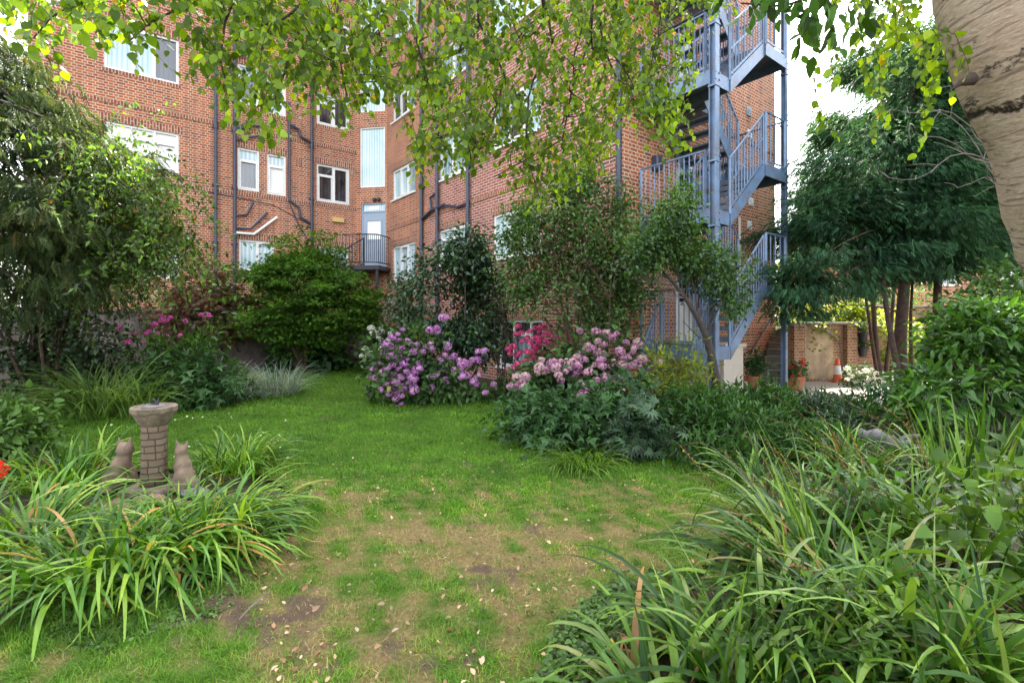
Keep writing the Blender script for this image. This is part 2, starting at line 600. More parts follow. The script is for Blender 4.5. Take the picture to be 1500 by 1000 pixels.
def leaves_on(name, parent, mat, centers, out, nleaf, tmpl, L, cr, droop=.2, up=.7, flat=1.0, jit=.5, sizevar=.35, seed=0, axis_out=.6, zmin=None):
    """Leaf clumps round the centres, one mesh."""
    r = np.random.default_rng(seed + 5)
    N = len(centers) * nleaf
    c = np.repeat(centers, nleaf, 0)
    o = np.repeat(out, nleaf, 0)
    off = r.normal(size=(N, 3)) * cr * .55
    off[:, 2] *= flat
    p = c + off
    if zmin is not None:
        p[:, 2] = np.maximum(p[:, 2], zmin + .05 * r.random(N))
    ax = o * axis_out + r.normal(size=(N, 3)) * jit + unit(off) * .35
    ax[:, 2] -= droop
    nm = o * (1 - up) + r.normal(size=(N, 3)) * .38
    nm[:, 2] += up
    R = frames(ax, nm)
    s = L * (1 + sizevar * r.uniform(-1, 1, N))
    V, T, k = scatter(tmpl[0], tmpl[1], p, R, s)
    base = np.repeat(r.random(len(centers)), nleaf)
    rnd = np.clip(.35 * base + .65 * r.random(N), 0, 1)
    return np_mesh(name, V, T, mat, parent, np.repeat(rnd, k))


def limb(mb, a, b, r0, r1, n=6, sag=.15, seg=5, wob=.06):
    a, b = Vector(a), Vector(b)
    L = (b - a).length
    pts, rs = [], []
    ph = random.random() * 6
    for i in range(seg + 1):
        t = i / seg
        p = a.lerp(b, t)
        p.z += sag * L * math.sin(PI * t) * .5
        p += Vector((math.sin(ph + 5 * t), math.cos(ph * 2 + 4 * t), 0)) * wob * L * t * (1 - t) * 2
        pts.append(p)
        rs.append(r0 + (r1 - r0) * t)
    mb.tube(pts, rs, n, cap=False)
    return pts


def bush(name, label, cat, base, ells, nclump, nleaf, tmpl, L, mat, cr=.18, stems=5, stem_r=.02, bark='bark', shell=.55, droop=.2, up=.65, flat=1.0, lump=.22, hole=-.55, hk=2.2, seed=1, jit=.5, group=None, names=('stem', 'foliage'), axis_out=.6, twigs=0, zmin=.03, base_spread=.15):
    """Shrub: Empty at the base, one mesh of stems and one of foliage. ells relative to base."""
    base = Vector(base)
    root = thing(name, label, cat, base, group)
    E = [(base.x + e[0], base.y + e[1], base.z + e[2], e[3], e[4], e[5]) for e in ells]
    p, o, r = crown(E, nclump, shell, lump, seed)
    keep = (rnoise(p, hk, seed + 7) > hole) & (p[:, 2] > base.z + zmin)
    p, o = p[keep], o[keep]
    if stems:
        mb = MB()
        random.seed(seed)
        pick = r.choice(len(p), min(len(p), stems + twigs), replace=False)
        for j, i in enumerate(pick[:stems]):
            b0 = base + Vector((random.uniform(-1, 1) * base_spread, random.uniform(-1, 1) * base_spread, -.02))
            pts = limb(mb, b0, p[i], stem_r * random.uniform(.7, 1.2), stem_r * .25, 6, .1)
            for q in pick[stems + j::stems]:
                if (Vector(p[q]) - pts[3]).length < 2.2:
                    limb(mb, pts[3], p[q], stem_r * .4, stem_r * .12, 5, .08, 4)
        mb.build(names[0], M[bark], root, smooth=True)
    leaves_on(names[1], root, mat, p, o, nleaf, tmpl, L, cr, droop, up, flat, jit, seed=seed, axis_out=axis_out, zmin=base.z)
    return root


def straps(n, cx, cy, spread, L, W, lean=(5, 45), droop=(60, 120), az=None, azs=PI, z0=0.0, nseg=8, fold=.25, seed=0, taper=2.2, kink=0.0, clear=None):
    """Arching strap leaves as V-folded strips: verts, tris, random per blade."""
    r = np.random.default_rng(seed)
    a = r.uniform(-PI, PI, n) if az is None else az + r.normal(size=n) * azs * .5
    rad = spread * np.sqrt(r.random(n))
    ba = a + r.normal(size=n) * .8
    bx, by = cx + rad * np.cos(ba), cy + rad * np.sin(ba)
    Ls = r.uniform(L[0], L[1], n)
    Ws = r.uniform(W[0], W[1], n)
    th0 = np.radians(r.uniform(lean[0], lean[1], n))
    dr = np.radians(r.uniform(droop[0], droop[1], n))
    tw = r.normal(size=n) * .35
    t = np.linspace(0, 1, nseg + 1)
    th = th0[:, None] + dr[:, None] * t[None] ** 1.7
    if kink:
        kt = r.uniform(.35, .8, n)
        kk = (r.random(n) < kink) * np.radians(r.uniform(40, 80, n))
        th = th + kk[:, None] * (t[None] > kt[:, None])
    th = np.minimum(th, 2.95)
    ds = Ls[:, None] / nseg
    hx = np.cumsum(np.sin(th) * ds, 1) - np.sin(th[:, :1]) * ds
    hz = np.cumsum(np.cos(th) * ds, 1) - np.cos(th[:, :1]) * ds
    side = np.cumsum(np.sin(tw[:, None] * t[None] * 3) * ds * .25, 1)
    ca, sa = np.cos(a)[:, None], np.sin(a)[:, None]
    X = bx[:, None] + hx * ca - side * sa
    Y = by[:, None] + hx * sa + side * ca
    Z = z0 + np.maximum(hz, .012 + .03 * r.random(n)[:, None])
    w = Ws[:, None] * np.minimum(1, .45 + 2.2 * t[None]) * (1 - t[None] ** taper) * .5
    tilt = tw[:, None] * (.3 + t[None])
    sx, sy, sz = -sa * np.cos(tilt), ca * np.cos(tilt), np.sin(tilt)
    nx, nz = np.cos(th), -np.sin(th)
    C = np.stack([X - nx * ca * w * fold * 0, Y, Z], 2)
    up = np.stack([-np.cos(th) * ca, -np.cos(th) * sa, np.sin(th)], 2) * (w * fold * 1.2)[:, :, None]
    sd = np.stack([sx * w, sy * w, sz * w], 2)
    Lf, Rt = C - sd + up, C + sd + up
    V = np.stack([Lf, C, Rt], 2).reshape(n, -1, 3)
    k = V.shape[1]
    tri = []
    for i in range(nseg):
        b = 3 * i
        for j in (0, 1):
            tri += [(b + j, b + j + 1, b + 3 + j + 1), (b + j, b + 3 + j + 1, b + 3 + j)]
    T = np.array(tri)[None] + (np.arange(n) * k)[:, None, None]
    return V.reshape(-1, 3), T.reshape(-1, 3), np.repeat(r.random(n), k)


def join(parts):
    Vs, Ts, Rs, o = [], [], [], 0
    for V, T, R in parts:
        Vs.append(V)
        Ts.append(T + o)
        Rs.append(R)
        o += len(V)
    return np.concatenate(Vs), np.concatenate(Ts), np.concatenate(Rs)


def clump(name, label, cat, x, y, parts, mat, group=None, z=0.0):
    root = thing(name, label, cat, (x, y, z), group)
    V, T, R = join(parts)
    np_mesh('blades', V, T, mat, root, R, smooth=True)
    return root


def seed_stalks(root, n, cx, cy, spread, L, lean, az, azs, seed, zig=.012, part='seed_stalk'):
    """Thin arching stalks with bead-like pods near the tip: one child per stalk."""
    r = np.random.default_rng(seed)
    for i in range(n):
        a = az + r.normal() * azs
        l = r.uniform(*L)
        th = math.radians(r.uniform(*lean))
        p = Vector((cx + r.normal() * spread, cy + r.normal() * spread, 0))
        pts = [p.copy()]
        for s in range(8):
            th += math.radians(r.uniform(2, 9))
            p = p + Vector((math.sin(th) * math.cos(a), math.sin(th) * math.sin(a), math.cos(th))) * l / 8
            pts.append(p.copy())
        mb = MB()
        mb.tube(pts, [.0028 - .0002 * k for k in range(9)], 5)
        for k in range(11):
            t = 5.2 + 2.7 * k / 11
            q = pts[int(t)].lerp(pts[min(8, int(t) + 1)], t - int(t))
            q = q + Vector((r.normal(), r.normal(), r.normal())) * zig * .5
            s = r.uniform(.004, .0075)
            mb.lathe((q.x, q.y, q.z), [(s * .3, -s), (s, -s * .3), (s * .9, s * .5), (s * .2, s * 1.3)], 6)
        o = mb.build(part, LM['seed'], root)
        at = o.data.attributes.new('rnd', 'FLOAT', 'POINT')
        at.data.foreach_set('value', np.full(len(o.data.vertices), r.random(), dtype=np.float32))


def flower_head_mesh(name, mat, seed, n=70, lace=False):
    """Hydrangea mophead of unit radius: four-petalled florets on a flattened dome."""
    r = np.random.default_rng(seed)
    n = int(n * 1.75)
    d = unit(r.normal(size=(n * 3, 3)))
    d = d[d[:, 2] > -.6][:n]
    p = d * (np.array((1, 1, .88)) * (1 + .05 * r.normal(size=(len(d), 1))))
    v, f = [], []
    for k in range(4):
        a = k * PI / 2
        u = np.array((math.cos(a), math.sin(a)))
        w = np.array((-u[1], u[0]))
        b = len(v)
        for s, q, z in ((0, 0, -.02), (.6, -.46, .05), (1, 0, .02), (.6, .46, .05)):
            g = u * s + w * q
            v.append((g[0], g[1], z))
        f += [(b, b + 1, b + 2), (b, b + 2, b + 3)]
    ax = np.cross(d, r.normal(size=d.shape))
    R = frames(ax, d + r.normal(size=d.shape) * .22)
    V, T, k = scatter(v, f, p, R, np.full(len(d), .235) * r.uniform(.8, 1.2, len(d)))
    rv = np.clip(r.normal(r.uniform(.2, .85), .2, len(d)), 0, 1)
    o = np_mesh(name, V, T, mat, None, np.repeat(rv, k))
    return o


def heads_on(root, protos, pts, rad, seed):
    """Linked flower heads as children of the shrub; the first use of each proto moves the proto itself."""
    r = np.random.default_rng(seed)
    w = wloc(root)
    used = set()
    for i, p in enumerate(pts):
        j = int(r.integers(len(protos)))
        o = protos[j]
        if j in used:
            o = o.copy()
            COL.objects.link(o)
        used.add(j)
        o.parent = root
        o.location = Vector(p) - w
        s = rad * r.uniform(.62, 1.28)
        o.scale = (s, s, s * r.uniform(.85, 1.05))
        o.rotation_euler = (r.normal() * .35, r.normal() * .35, r.uniform(0, 6.28))
    for j, o in enumerate(protos):
        if j not in used:
            bpy.data.objects.remove(o)


# ------------------------------------------------------------------ the brick building
class Wall:
    def __init__(self, p0, d):
        self.p0 = Vector((p0[0], p0[1], 0))
        self.d = Vector((d[0], d[1], 0)).normalized()
        self.n = Vector((self.d.y, -self.d.x, 0))

    def pt(self, s, q, z):
        return self.p0 + self.d * s + self.n * q + Vector((0, 0, z))

    def s(self, px, q=0):
        k = (px - 750) / F
        o = self.p0 + self.n * q
        return (k * o.y - o.x) / (self.d.x - k * self.d.y)

    def z(self, px, py, q=0):
        return EYE + (HZ - py) / F * self.pt(self.s(px, q), q, 0).y

    def box(self, mb, s0, s1, q0, q1, z0, z1):
        mb.box(self.pt(s0, q0, z0), self.d, self.n, (0, 0, 1), s1 - s0, q1 - q0, z1 - z0)

    def rect(self, pl, pr, yt, yb):
        """Opening from left and right pixel columns and the top and bottom seen at the left edge."""
        return (self.s(pl), self.s(pr), self.z(pl, yb), self.z(pl, yt))

    def wall(self, name, mat, parent, s0, s1, z0, z1, holes, depth=.14):
        ss = sorted({s0, s1} | {h[0] for h in holes} | {h[1] for h in holes})
        zs = sorted({z0, z1} | {h[2] for h in holes} | {h[3] for h in holes})
        mb = MB()
        for a, b in zip(ss, ss[1:]):
            for c, e in zip(zs, zs[1:]):
                ms, mz = (a + b) / 2, (c + e) / 2
                if any(h[0] < ms < h[1] and h[2] < mz < h[3] for h in holes):
                    continue
                mb.poly([self.pt(a, 0, c), self.pt(b, 0, c), self.pt(b, 0, e), self.pt(a, 0, e)], ((a, c), (b, c), (b, e), (a, e)))
        for a, b, c, e in holes:
            D = -depth
            mb.poly([self.pt(a, 0, c), self.pt(a, 0, e), self.pt(a, D, e), self.pt(a, D, c)], ((0, c), (0, e), (D, e), (D, c)))
            mb.poly([self.pt(b, 0, e), self.pt(b, 0, c), self.pt(b, D, c), self.pt(b, D, e)], ((0, e), (0, c), (D, c), (D, e)))
            mb.poly([self.pt(a, 0, e), self.pt(b, 0, e), self.pt(b, D, e), self.pt(a, D, e)], ((a, 0), (b, 0), (b, D), (a, D)))
            mb.poly([self.pt(b, 0, c), self.pt(a, 0, c), self.pt(a, D, c), self.pt(b, D, c)], ((b, 0), (a, 0), (a, D), (b, D)))
        return mb.build(name, mat, parent)


def window(parent, W, h, lights=((0, 1),), top=(), panes=None, fw=.065, sill=False, lintel=True, fmat='white', open_top=.28):
    """Frame with vertical lights, some with a top light, and one pane per light."""
    s0, s1, z0, z1 = h
    mb = MB()
    q0, q1 = -.125, -.045
    W.box(mb, s0, s1, q0, q1, z0, z0 + fw)
    W.box(mb, s0, s1, q0, q1, z1 - fw, z1)
    W.box(mb, s0, s0 + fw, q0, q1, z0 + fw, z1 - fw)
    W.box(mb, s1 - fw, s1, q0, q1, z0 + fw, z1 - fw)
    w = s1 - s0
    cells = []
    for i, (a, b) in enumerate(lights):
        A = s0 + fw if a == 0 else s0 + a * w + fw * .4
        B = s1 - fw if b == 1 else s0 + b * w - fw * .4
        if b < 1:
            W.box(mb, B, B + fw * .8, q0, q1, z0 + fw, z1 - fw)
        zt = z1 - fw
        if i in top:
            zm = z1 - (z1 - z0) * open_top
            W.box(mb, A, B, q0, q1, zm - fw * .4, zm + fw * .4)
            cells.append((A, B, zm + fw * .4, zt, 2))
            zt = zm - fw * .4
        cells.append((A, B, z0 + fw, zt, i))
        if i % 2 == 1 or i in top:      # opening casement: a second, prouder frame
            c = .04
            W.box(mb, A, B, q0 + .02, q1 + .012, z0 + fw, z0 + fw + c)
            W.box(mb, A, B, q0 + .02, q1 + .012, zt - c, zt)
            W.box(mb, A, A + c, q0 + .02, q1 + .012, z0 + fw + c, zt - c)
            W.box(mb, B - c, B, q0 + .02, q1 + .012, z0 + fw + c, zt - c)
    wo = mb.build('window', M[fmat], parent)
    pl = panes or ['glass']
    for A, B, a, b, i in cells:
        m = MB()
        W.box(m, A - .005, B + .005, -.112, -.1, a - .005, b + .005)
        m.build('pane', M[pl[i % len(pl)]], wo)
    if sill:
        m = MB()
        W.box(m, s0 - .06, s1 + .06, -.04, .06, z0 - .06, z0 - .003)
        m.build('sill', M['white'], wo)
    if lintel:
        m = MB()
        W.box(m, s0 - .11, s1 + .11, -.02, .006, z1 + .002, z1 + .227)
        m.build('lintel', M['soldier'], parent)
        m = MB()
        if not sill:
            W.box(m, s0 - .06, s1 + .06, -.04, .012, z0 - .11, z0 - .002)
            m.build('sill', M['soldier'], wo)
    return wo


U = Vector((.794, .608, 0)).normalized()
WL = Wall((-11.57, 14), U)
sLe = WL.s(522)
pLe = WL.pt(sLe, 0, 0)
pMs = Vector((-183 / F * 18.2, 18.2, 0))
WC = Wall(pLe, pMs - pLe)
WM = Wall(pMs, (.614, -.789))
sMe = WM.s(912)
pMe = WM.pt(sMe, 0, 0)
WE = Wall(pMe, U)
sEe = WE.s(1135)
HB = 15.5

bb = thing('brick_building', 'tall red brick building with white windows and black drainpipes enclosing the garden', 'building', (0, 19, 0))
# --- far left wing
hL = [WL.rect(152, 262, 28, 98), WL.rect(153, 262, 176, 238), WL.rect(348, 381, 92, 151), WL.rect(348, 380, 215, 277), WL.rect(391, 419, 112, 165),
      WL.rect(391, 419, 224, 284), WL.rect(464, 512, 239, 294), WL.rect(464, 512, 134, 181), WL.rect(464, 512, 22, 70), WL.rect(464, 512, 361, 410),
      WL.rect(350, 402, 350, 395), WL.rect(348, 381, -28, 26), WL.rect(152, 262, 352, 404)]
WL.wall('wall', M['brick_orange'], bb, -1.6, sLe, -.3, HB, hL)
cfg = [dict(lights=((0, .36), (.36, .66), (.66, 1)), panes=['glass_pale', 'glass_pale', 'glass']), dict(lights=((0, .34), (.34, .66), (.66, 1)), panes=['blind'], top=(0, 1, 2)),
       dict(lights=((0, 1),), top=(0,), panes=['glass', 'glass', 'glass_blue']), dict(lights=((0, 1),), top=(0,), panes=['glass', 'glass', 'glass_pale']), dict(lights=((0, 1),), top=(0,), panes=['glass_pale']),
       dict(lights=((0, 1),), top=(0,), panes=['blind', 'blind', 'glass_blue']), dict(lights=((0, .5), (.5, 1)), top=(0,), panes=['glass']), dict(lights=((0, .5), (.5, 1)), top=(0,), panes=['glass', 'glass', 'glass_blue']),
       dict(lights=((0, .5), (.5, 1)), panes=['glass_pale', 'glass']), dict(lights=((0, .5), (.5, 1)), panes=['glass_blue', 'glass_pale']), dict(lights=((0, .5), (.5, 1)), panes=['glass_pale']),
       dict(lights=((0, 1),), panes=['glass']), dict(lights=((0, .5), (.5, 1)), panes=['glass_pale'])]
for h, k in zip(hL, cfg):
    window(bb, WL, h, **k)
# --- narrow bay with the stair windows and the door
hC = [WC.rect(527, 564, 187, 275), WC.rect(527, 564, 84, 165), WC.rect(527, 564, -30, 50), WC.rect(529, 565, 298, 395)]
WC.wall('wall', M['brick_orange'], bb, 0, (pMs - pLe).length, -.3, HB, hC)
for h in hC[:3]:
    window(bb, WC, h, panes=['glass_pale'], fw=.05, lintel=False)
s0, s1, z0, z1 = hC[3]
mb = MB()
fw = .05
for a in ((s0, s0 + fw, z0, z1), (s1 - fw, s1, z0, z1), (s0 + fw, s1 - fw, z1 - fw, z1), (s0 + fw, s1 - fw, z1 - .34, z1 - .29)):
    WC.box(mb, a[0], a[1], -.12, -.03, a[2], a[3])
wz = z0 + (z1 - .34 - z0) * .52
wzt, ws0, ws1 = z1 - .34 - .3, s0 + .2, s1 - .2
for a in ((s0 + fw, ws0, z0, z1 - .34), (ws1, s1 - fw, z0, z1 - .34), (ws0, ws1, z0, wz), (ws0, ws1, wzt, z1 - .34)):
    WC.box(mb, a[0], a[1], -.1, -.055, a[2], a[3])
for a in ((ws0 - .05, ws0 + .02, wz - .05, wzt + .05), (ws1 - .02, ws1 + .05, wz - .05, wzt + .05), (ws0 + .02, ws1 - .02, wz - .05, wz + .02), (ws0 + .02, ws1 - .02, wzt - .02, wzt + .05)):
    WC.box(mb, a[0], a[1], -.054, -.04, a[2], a[3])
do = mb.build('door', M['door'], bb)
mb = MB()
WC.box(mb, ws0, ws1, -.085, -.07, wz, wzt)
mb.build('pane', M['blind'], do)
mb = MB()
WC.box(mb, s0 + fw, s1 - fw, -.1, -.08, z1 - .29, z1 - fw)
mb.build('pane', M['glass_blue'], do)
mb = MB()
WC.box(mb, s0 + .28, s1 - .28, -.078, -.07, z1 - .24, z1 - .11)
mb.build('door_plate', M['blind'], do)
mb = MB()
mb.tube([WC.pt(s0 + .12, -.05, z0 + 1.0), WC.pt(s0 + .12, .0, z0 + 1.0), WC.pt(s0 + .22, .0, z0 + 1.0)], .011, 6)
mb.build('handle', M['grey_box'], do)
mb = MB()
for ds in (.55, .72):
    c = WC.pt(s0 + ds, .06, z1 + .13)
    mb.tube([WC.pt(s0 + ds, 0, z1 + .16), c], .02, 6)
    mb.lathe(c, [(.03, -.09), (.075, -.06), (.07, .02), (.02, .05)], 10)
mb.build('wall_lamp', M['iron'], bb)
mb = MB()
WL.box(mb, WL.s(486), WL.s(503), 0, .1, WL.z(486, 325), WL.z(486, 318))
mb.build('wall_lamp', M['yellow_lamp'], bb, bevel=.01)
# --- middle wing
hM = [WM.rect(575, 608, 134, 181), WM.rect(575, 608, 251, 294), WM.rect(575, 608, 362, 412), WM.rect(578, 609, 18, 66), WM.rect(643, 684, 206, 266), WM.rect(643, 684, 338, 388),
      WM.rect(643, 684, 76, 130), WM.rect(722, 792, 150, 220), WM.rect(722, 792, 316, 380), WM.rect(730, 795, 468, 535), WM.rect(722, 792, -20, 60)]
sP = WM.s(628)
WM.wall('wall', M['brick_orange'], bb, 0, sP, -.3, HB, [h for h in hM if h[1] < sP])
WM.wall('wall', M['brick_sky_pink'], bb, sP, sMe, -.3, HB, [h for h in hM if h[0] > sP])
three = ((0, .33), (.33, .67), (.67, 1))
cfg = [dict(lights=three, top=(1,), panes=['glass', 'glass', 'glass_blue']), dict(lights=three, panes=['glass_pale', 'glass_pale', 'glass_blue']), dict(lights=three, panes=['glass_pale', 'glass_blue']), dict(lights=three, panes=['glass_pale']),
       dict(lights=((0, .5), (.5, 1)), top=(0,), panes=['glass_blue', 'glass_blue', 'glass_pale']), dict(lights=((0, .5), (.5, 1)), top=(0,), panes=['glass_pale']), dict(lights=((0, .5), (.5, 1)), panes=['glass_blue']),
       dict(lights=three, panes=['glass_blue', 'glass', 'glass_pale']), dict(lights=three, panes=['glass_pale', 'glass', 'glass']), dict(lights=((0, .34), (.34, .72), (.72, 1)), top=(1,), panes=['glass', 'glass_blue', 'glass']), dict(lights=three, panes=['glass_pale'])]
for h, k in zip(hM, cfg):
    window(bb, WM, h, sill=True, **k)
# --- end wall behind the fire escape
hE = [(1.75, 2.55, 3.47, 5.4), (1.75, 2.55, 5.87, 7.8), (1.75, 2.55, 1.07, 3.0), (1.75, 2.55, 8.27, 10.2)]
WE.wall('wall', M['brick_orange'], bb, 0, sEe, -.3, HB, hE)
for h in hE:
    mb = MB()
    s0, s1, z0, z1 = h
    for a in ((s0, s0 + .06, z0, z1), (s1 - .06, s1, z0, z1), (s0 + .06, s1 - .06, z1 - .06, z1), (s0 + .06, s1 - .06, z1 - .5, z1 - .44)):
        WE.box(mb, a[0], a[1], -.12, -.03, a[2], a[3])
    for a in ((s0 + .06, s0 + .2, z0, z1 - .5), (s1 - .2, s1 - .06, z0, z1 - .5), (s0 + .2, s1 - .2, z0, z0 + .8), (s0 + .2, s1 - .2, z1 - .65, z1 - .5)):
        WE.box(mb, a[0], a[1], -.1, -.055, a[2], a[3])
    d = mb.build('door', M['white'], bb)
    mb = MB()
    WE.box(mb, s0 + .2, s1 - .2, -.09, -.075, z0 + .8, z1 - .65)
    WE.box(mb, s0 + .06, s1 - .06, -.09, -.075, z1 - .44, z1 - .06)
    mb.build('pane', M['glass'], d)
# right-hand return, back and roof
B1 = WE.pt(sEe, 0, 0) + Vector((-.614, .789, 0)) * 17
B2 = WL.pt(-1.6, 0, 0) + Vector((-.614, .789, 0)) * 10
foot = [WL.pt(-1.6, 0, 0), pLe, pMs, pMe, WE.pt(sEe, 0, 0), B1, B2]
for a, b in ((foot[4], foot[5]), (foot[5], foot[6]), (foot[6], foot[0])):
    Wall(a, b - a).wall('wall', M['brick_orange'], bb, 0, (b - a).length, -.3, HB, [])
mb = MB()
mb.poly([p + Vector((0, 0, HB)) for p in foot])
mb.build('roof', M['lead'], bb)
# string courses and ledges
for W, a, b, z in ((WL, -1.6, sLe - .01, WL.z(155, 150)), (WL, -1.6, sLe - .01, WL.z(265, 275)), (WM, .01, sMe - .01, WM.z(575, 337)), (WE, .01, sEe - .01, 6.0), (WE, .01, sEe - .01, 3.22)):
    mb = MB()
    W.box(mb, a, b, -.02, .022, z, z + .11)
    mb.build('string_course', M['soldier'], bb)


def pipe(W, px, y0, y1, r=.052, q=.09, mat='pipe'):
    s = W.s(px, q)
    z0, z1 = max(-.05, W.z(px, y1, q)), W.z(px, y0, q)
    mb = MB()
    mb.tube([W.pt(s, q, z0), W.pt(s, q, z1)], r, 10)
    z = z0 + .6
    while z < z1:
        mb.tube([W.pt(s, q, z), W.pt(s, q, z + .1)], r * 1.32, 10)
        W.box(mb, s - .1, s + .1, -.01, .02, z + .02, z + .08)
        z += 1.83
    mb.build('drainpipe', M[mat], bb, smooth=False)


def path(W, pts, r=.045, q=.09, mat='pipe', name='waste_pipe'):
    mb = MB()
    mb.tube([W.pt(W.s(px, q), q, W.z(px, py, q)) for px, py in pts], r, 8)
    mb.build(name, M[mat], bb)


for px, y0, y1 in ((316, -60, 470), (344, -60, 470), (457, -60, 470)):
    pipe(WL, px, y0, y1)
for px, y0, y1 in ((617, -60, 470), (640, -60, 470), (685, -60, 470)):
    pipe(WM, px, y0, y1)
pipe(WM, 906, -60, 480, .055, .08)
path(WL, [(424, 150), (424, 294), (438, 304), (440, 318), (455, 327)])
path(WL, [(424, 182), (438, 190), (440, 200), (455, 208)], .05)
path(WL, [(346, 190), (372, 184), (398, 187)], .038)
path(WL, [(346, 188), (358, 182), (370, 173)], .035)
path(WL, [(346, 205), (372, 200), (395, 198)], .035)
path(WL, [(346, 316), (362, 314), (371, 296)], .035)
path(WL, [(346, 334), (368, 335), (392, 311)], .035)
path(WL, [(346, 341), (372, 343), (406, 318)], .04, mat='blind')
path(WL, [(346, 70), (380, 66)], .035)
path(WL, [(346, 82), (390, 80)], .035)
path(WL, [(455, 330), (400, 300), (300, 280), (262, 272)], .012, .02)
path(WL, [(425, 300), (440, 335), (452, 352)], .02, .03)
path(WM, [(618, 320), (628, 312), (632, 308), (651, 300)], .05)
path(WM, [(632, 308), (630, 290), (640, 282)], .04)
path(WM, [(651, 300), (670, 303), (686, 297)], .035)
path(WE, [(1083, 318), (1083, 470)], .03, .05, 'blind')
for px, py, w in ((1096, 164, .22), (1097, 197, .2), (1099, 296, .2), (1097, 330, .2), (1113, 408, .18)):
    s = WE.s(px)
    z = WE.z(px, py)
    mb = MB()
    WE.box(mb, s - w / 2, s + w / 2, 0, .03, z - w / 2, z + w / 2)
    for k in range(4):
        WE.box(mb, s - w * .4, s + w * .4, .03, .045, z - w * .4 + k * w * .2, z - w * .4 + k * w * .2 + w * .1)
    mb.build('air_vent', M['white' if py != 164 else 'grey_box'], bb)
for px, py in ((520, 252), (438, 238), (490, 351)):
    s, z = WL.s(px), WL.z(px, py)
    mb = MB()
    WL.box(mb, s - .12, s + .12, -.01, .015, z - .11, z + .11)
    for k in range(3):
        WL.box(mb, s - .1, s + .1, .015, .024, z - .08 + k * .06, z - .05 + k * .06)
    mb.build('air_brick', M['soldier'], bb)
s = WE.s(958)
z = WE.z(958, 240)
mb = MB()
WE.box(mb, s - .1, s + .1, 0, .16, z - .16, z + .14)
mb.build('wall_lamp', M['pipe'], bb, bevel=.03)
mb = MB()       # handrail of the concrete steps, fixed to the end wall
a, b = (1098, 517), (1134, 460)
q = .09
pa, pb = [WE.pt(WE.s(p[0], q), q, WE.z(p[0], p[1], q)) for p in (a, b)]
mb.tube([pa - Vector((0, 0, .05)), pa, pb, pb + WE.d * .25], .024, 8)
for t in (.05, .5, .95):
    p = pa.lerp(pb, t)
    mb.tube([p, p - WE.n * .1], .012, 6)
mb.build('handrail', M['pipe'], bb)


# ------------------------------------------------------------------ railing maker
def railing(mb, p, q, h=1.05, sp=.105, r=.0085, posts=True, low=.1):
    p, q = Vector(p), Vector(q)
    up = Vector((0, 0, 1))
    mb.tube([p + up * h, q + up * h], .021, 6)
    mb.bar(p + up * low, q + up * low, .012, .04)
    n = max(2, int((q - p).length / sp))
    for i in range(n + 1):
        c = p.lerp(q, i / n)
        if posts and i in (0, n):
            mb.bar(c, c + up * h, .045, .045, (1, 0, 0))
        else:
            mb.bar(c + up * low, c + up * h, r * 2, r * 2, (1, 0, 0))


# small balcony and stair at the blue door
zb = WC.z(547, 392) - .02
eb = thing('entrance_balcony', 'small dark iron balcony with a railed stair below the blue grey door', 'balcony', tuple(WC.pt(.5, .7, 0)))
mb = MB()
WC.box(mb, .02, 1.42, .005, 1.15, zb - .16, zb - .02)
mb.build('platform', M['iron'], eb)
mb = MB()
for s in (.1, 1.3):
    WC.box(mb, s - .04, s + .04, 1.0, 1.08, -.05, zb - .16)
mb.build('support_post', M['iron'], eb)
mb = MB()
pts = [WC.pt(.04, 1.1, zb)]
for k in range(7):
    t = k / 6
    pts.append(WC.pt(.55 + .75 * t, 1.1 - .18 * (t ** 3), zb))
pts.append(WC.pt(1.4, .1, zb))
for a, b in zip(pts[:1] + pts[1:], pts[1:]):
    railing(mb, a, b, 1.08, .12, posts=False)
mb.build('railing', M['iron'], eb)
mb = MB()
sA, sB = WL.pt(sLe - .15, 1.15, zb - .02), WL.pt(sLe - 2.6, 1.15, zb - 1.75)
sA2, sB2 = WL.pt(sLe - .15, .3, zb - .02), WL.pt(sLe - 2.6, .3, zb - 1.75)
for i in range(9):
    t = (i + .5) / 9
    a, b = sA.lerp(sB, t), sA2.lerp(sB2, t)
    mb.bar(a, b, .26, .04)
mb.bar(sA - Vector((0, 0, .08)), sB - Vector((0, 0, .08)), .03, .22)
mb.bar(sA2 - Vector((0, 0, .08)), sB2 - Vector((0, 0, .08)), .03, .22)
mb.build('stair', M['iron'], eb)
mb = MB()
railing(mb, sA, sB, 1.0, .13)
mb.build('railing', M['iron'], eb)

# ------------------------------------------------------------------ the steel fire escape
fe = thing('fire_escape', 'blue grey steel fire escape stair zigzagging up the brick end wall', 'fire escape', tuple(WE.pt(1.8, .9, 0)))
Q1 = 1.63
S0, S1, S2, S3 = .42, .98, 2.26, 3.2
LZ = [1.06, 3.46, 5.86, 8.26]
RZ = [2.2, 4.57, 6.92]


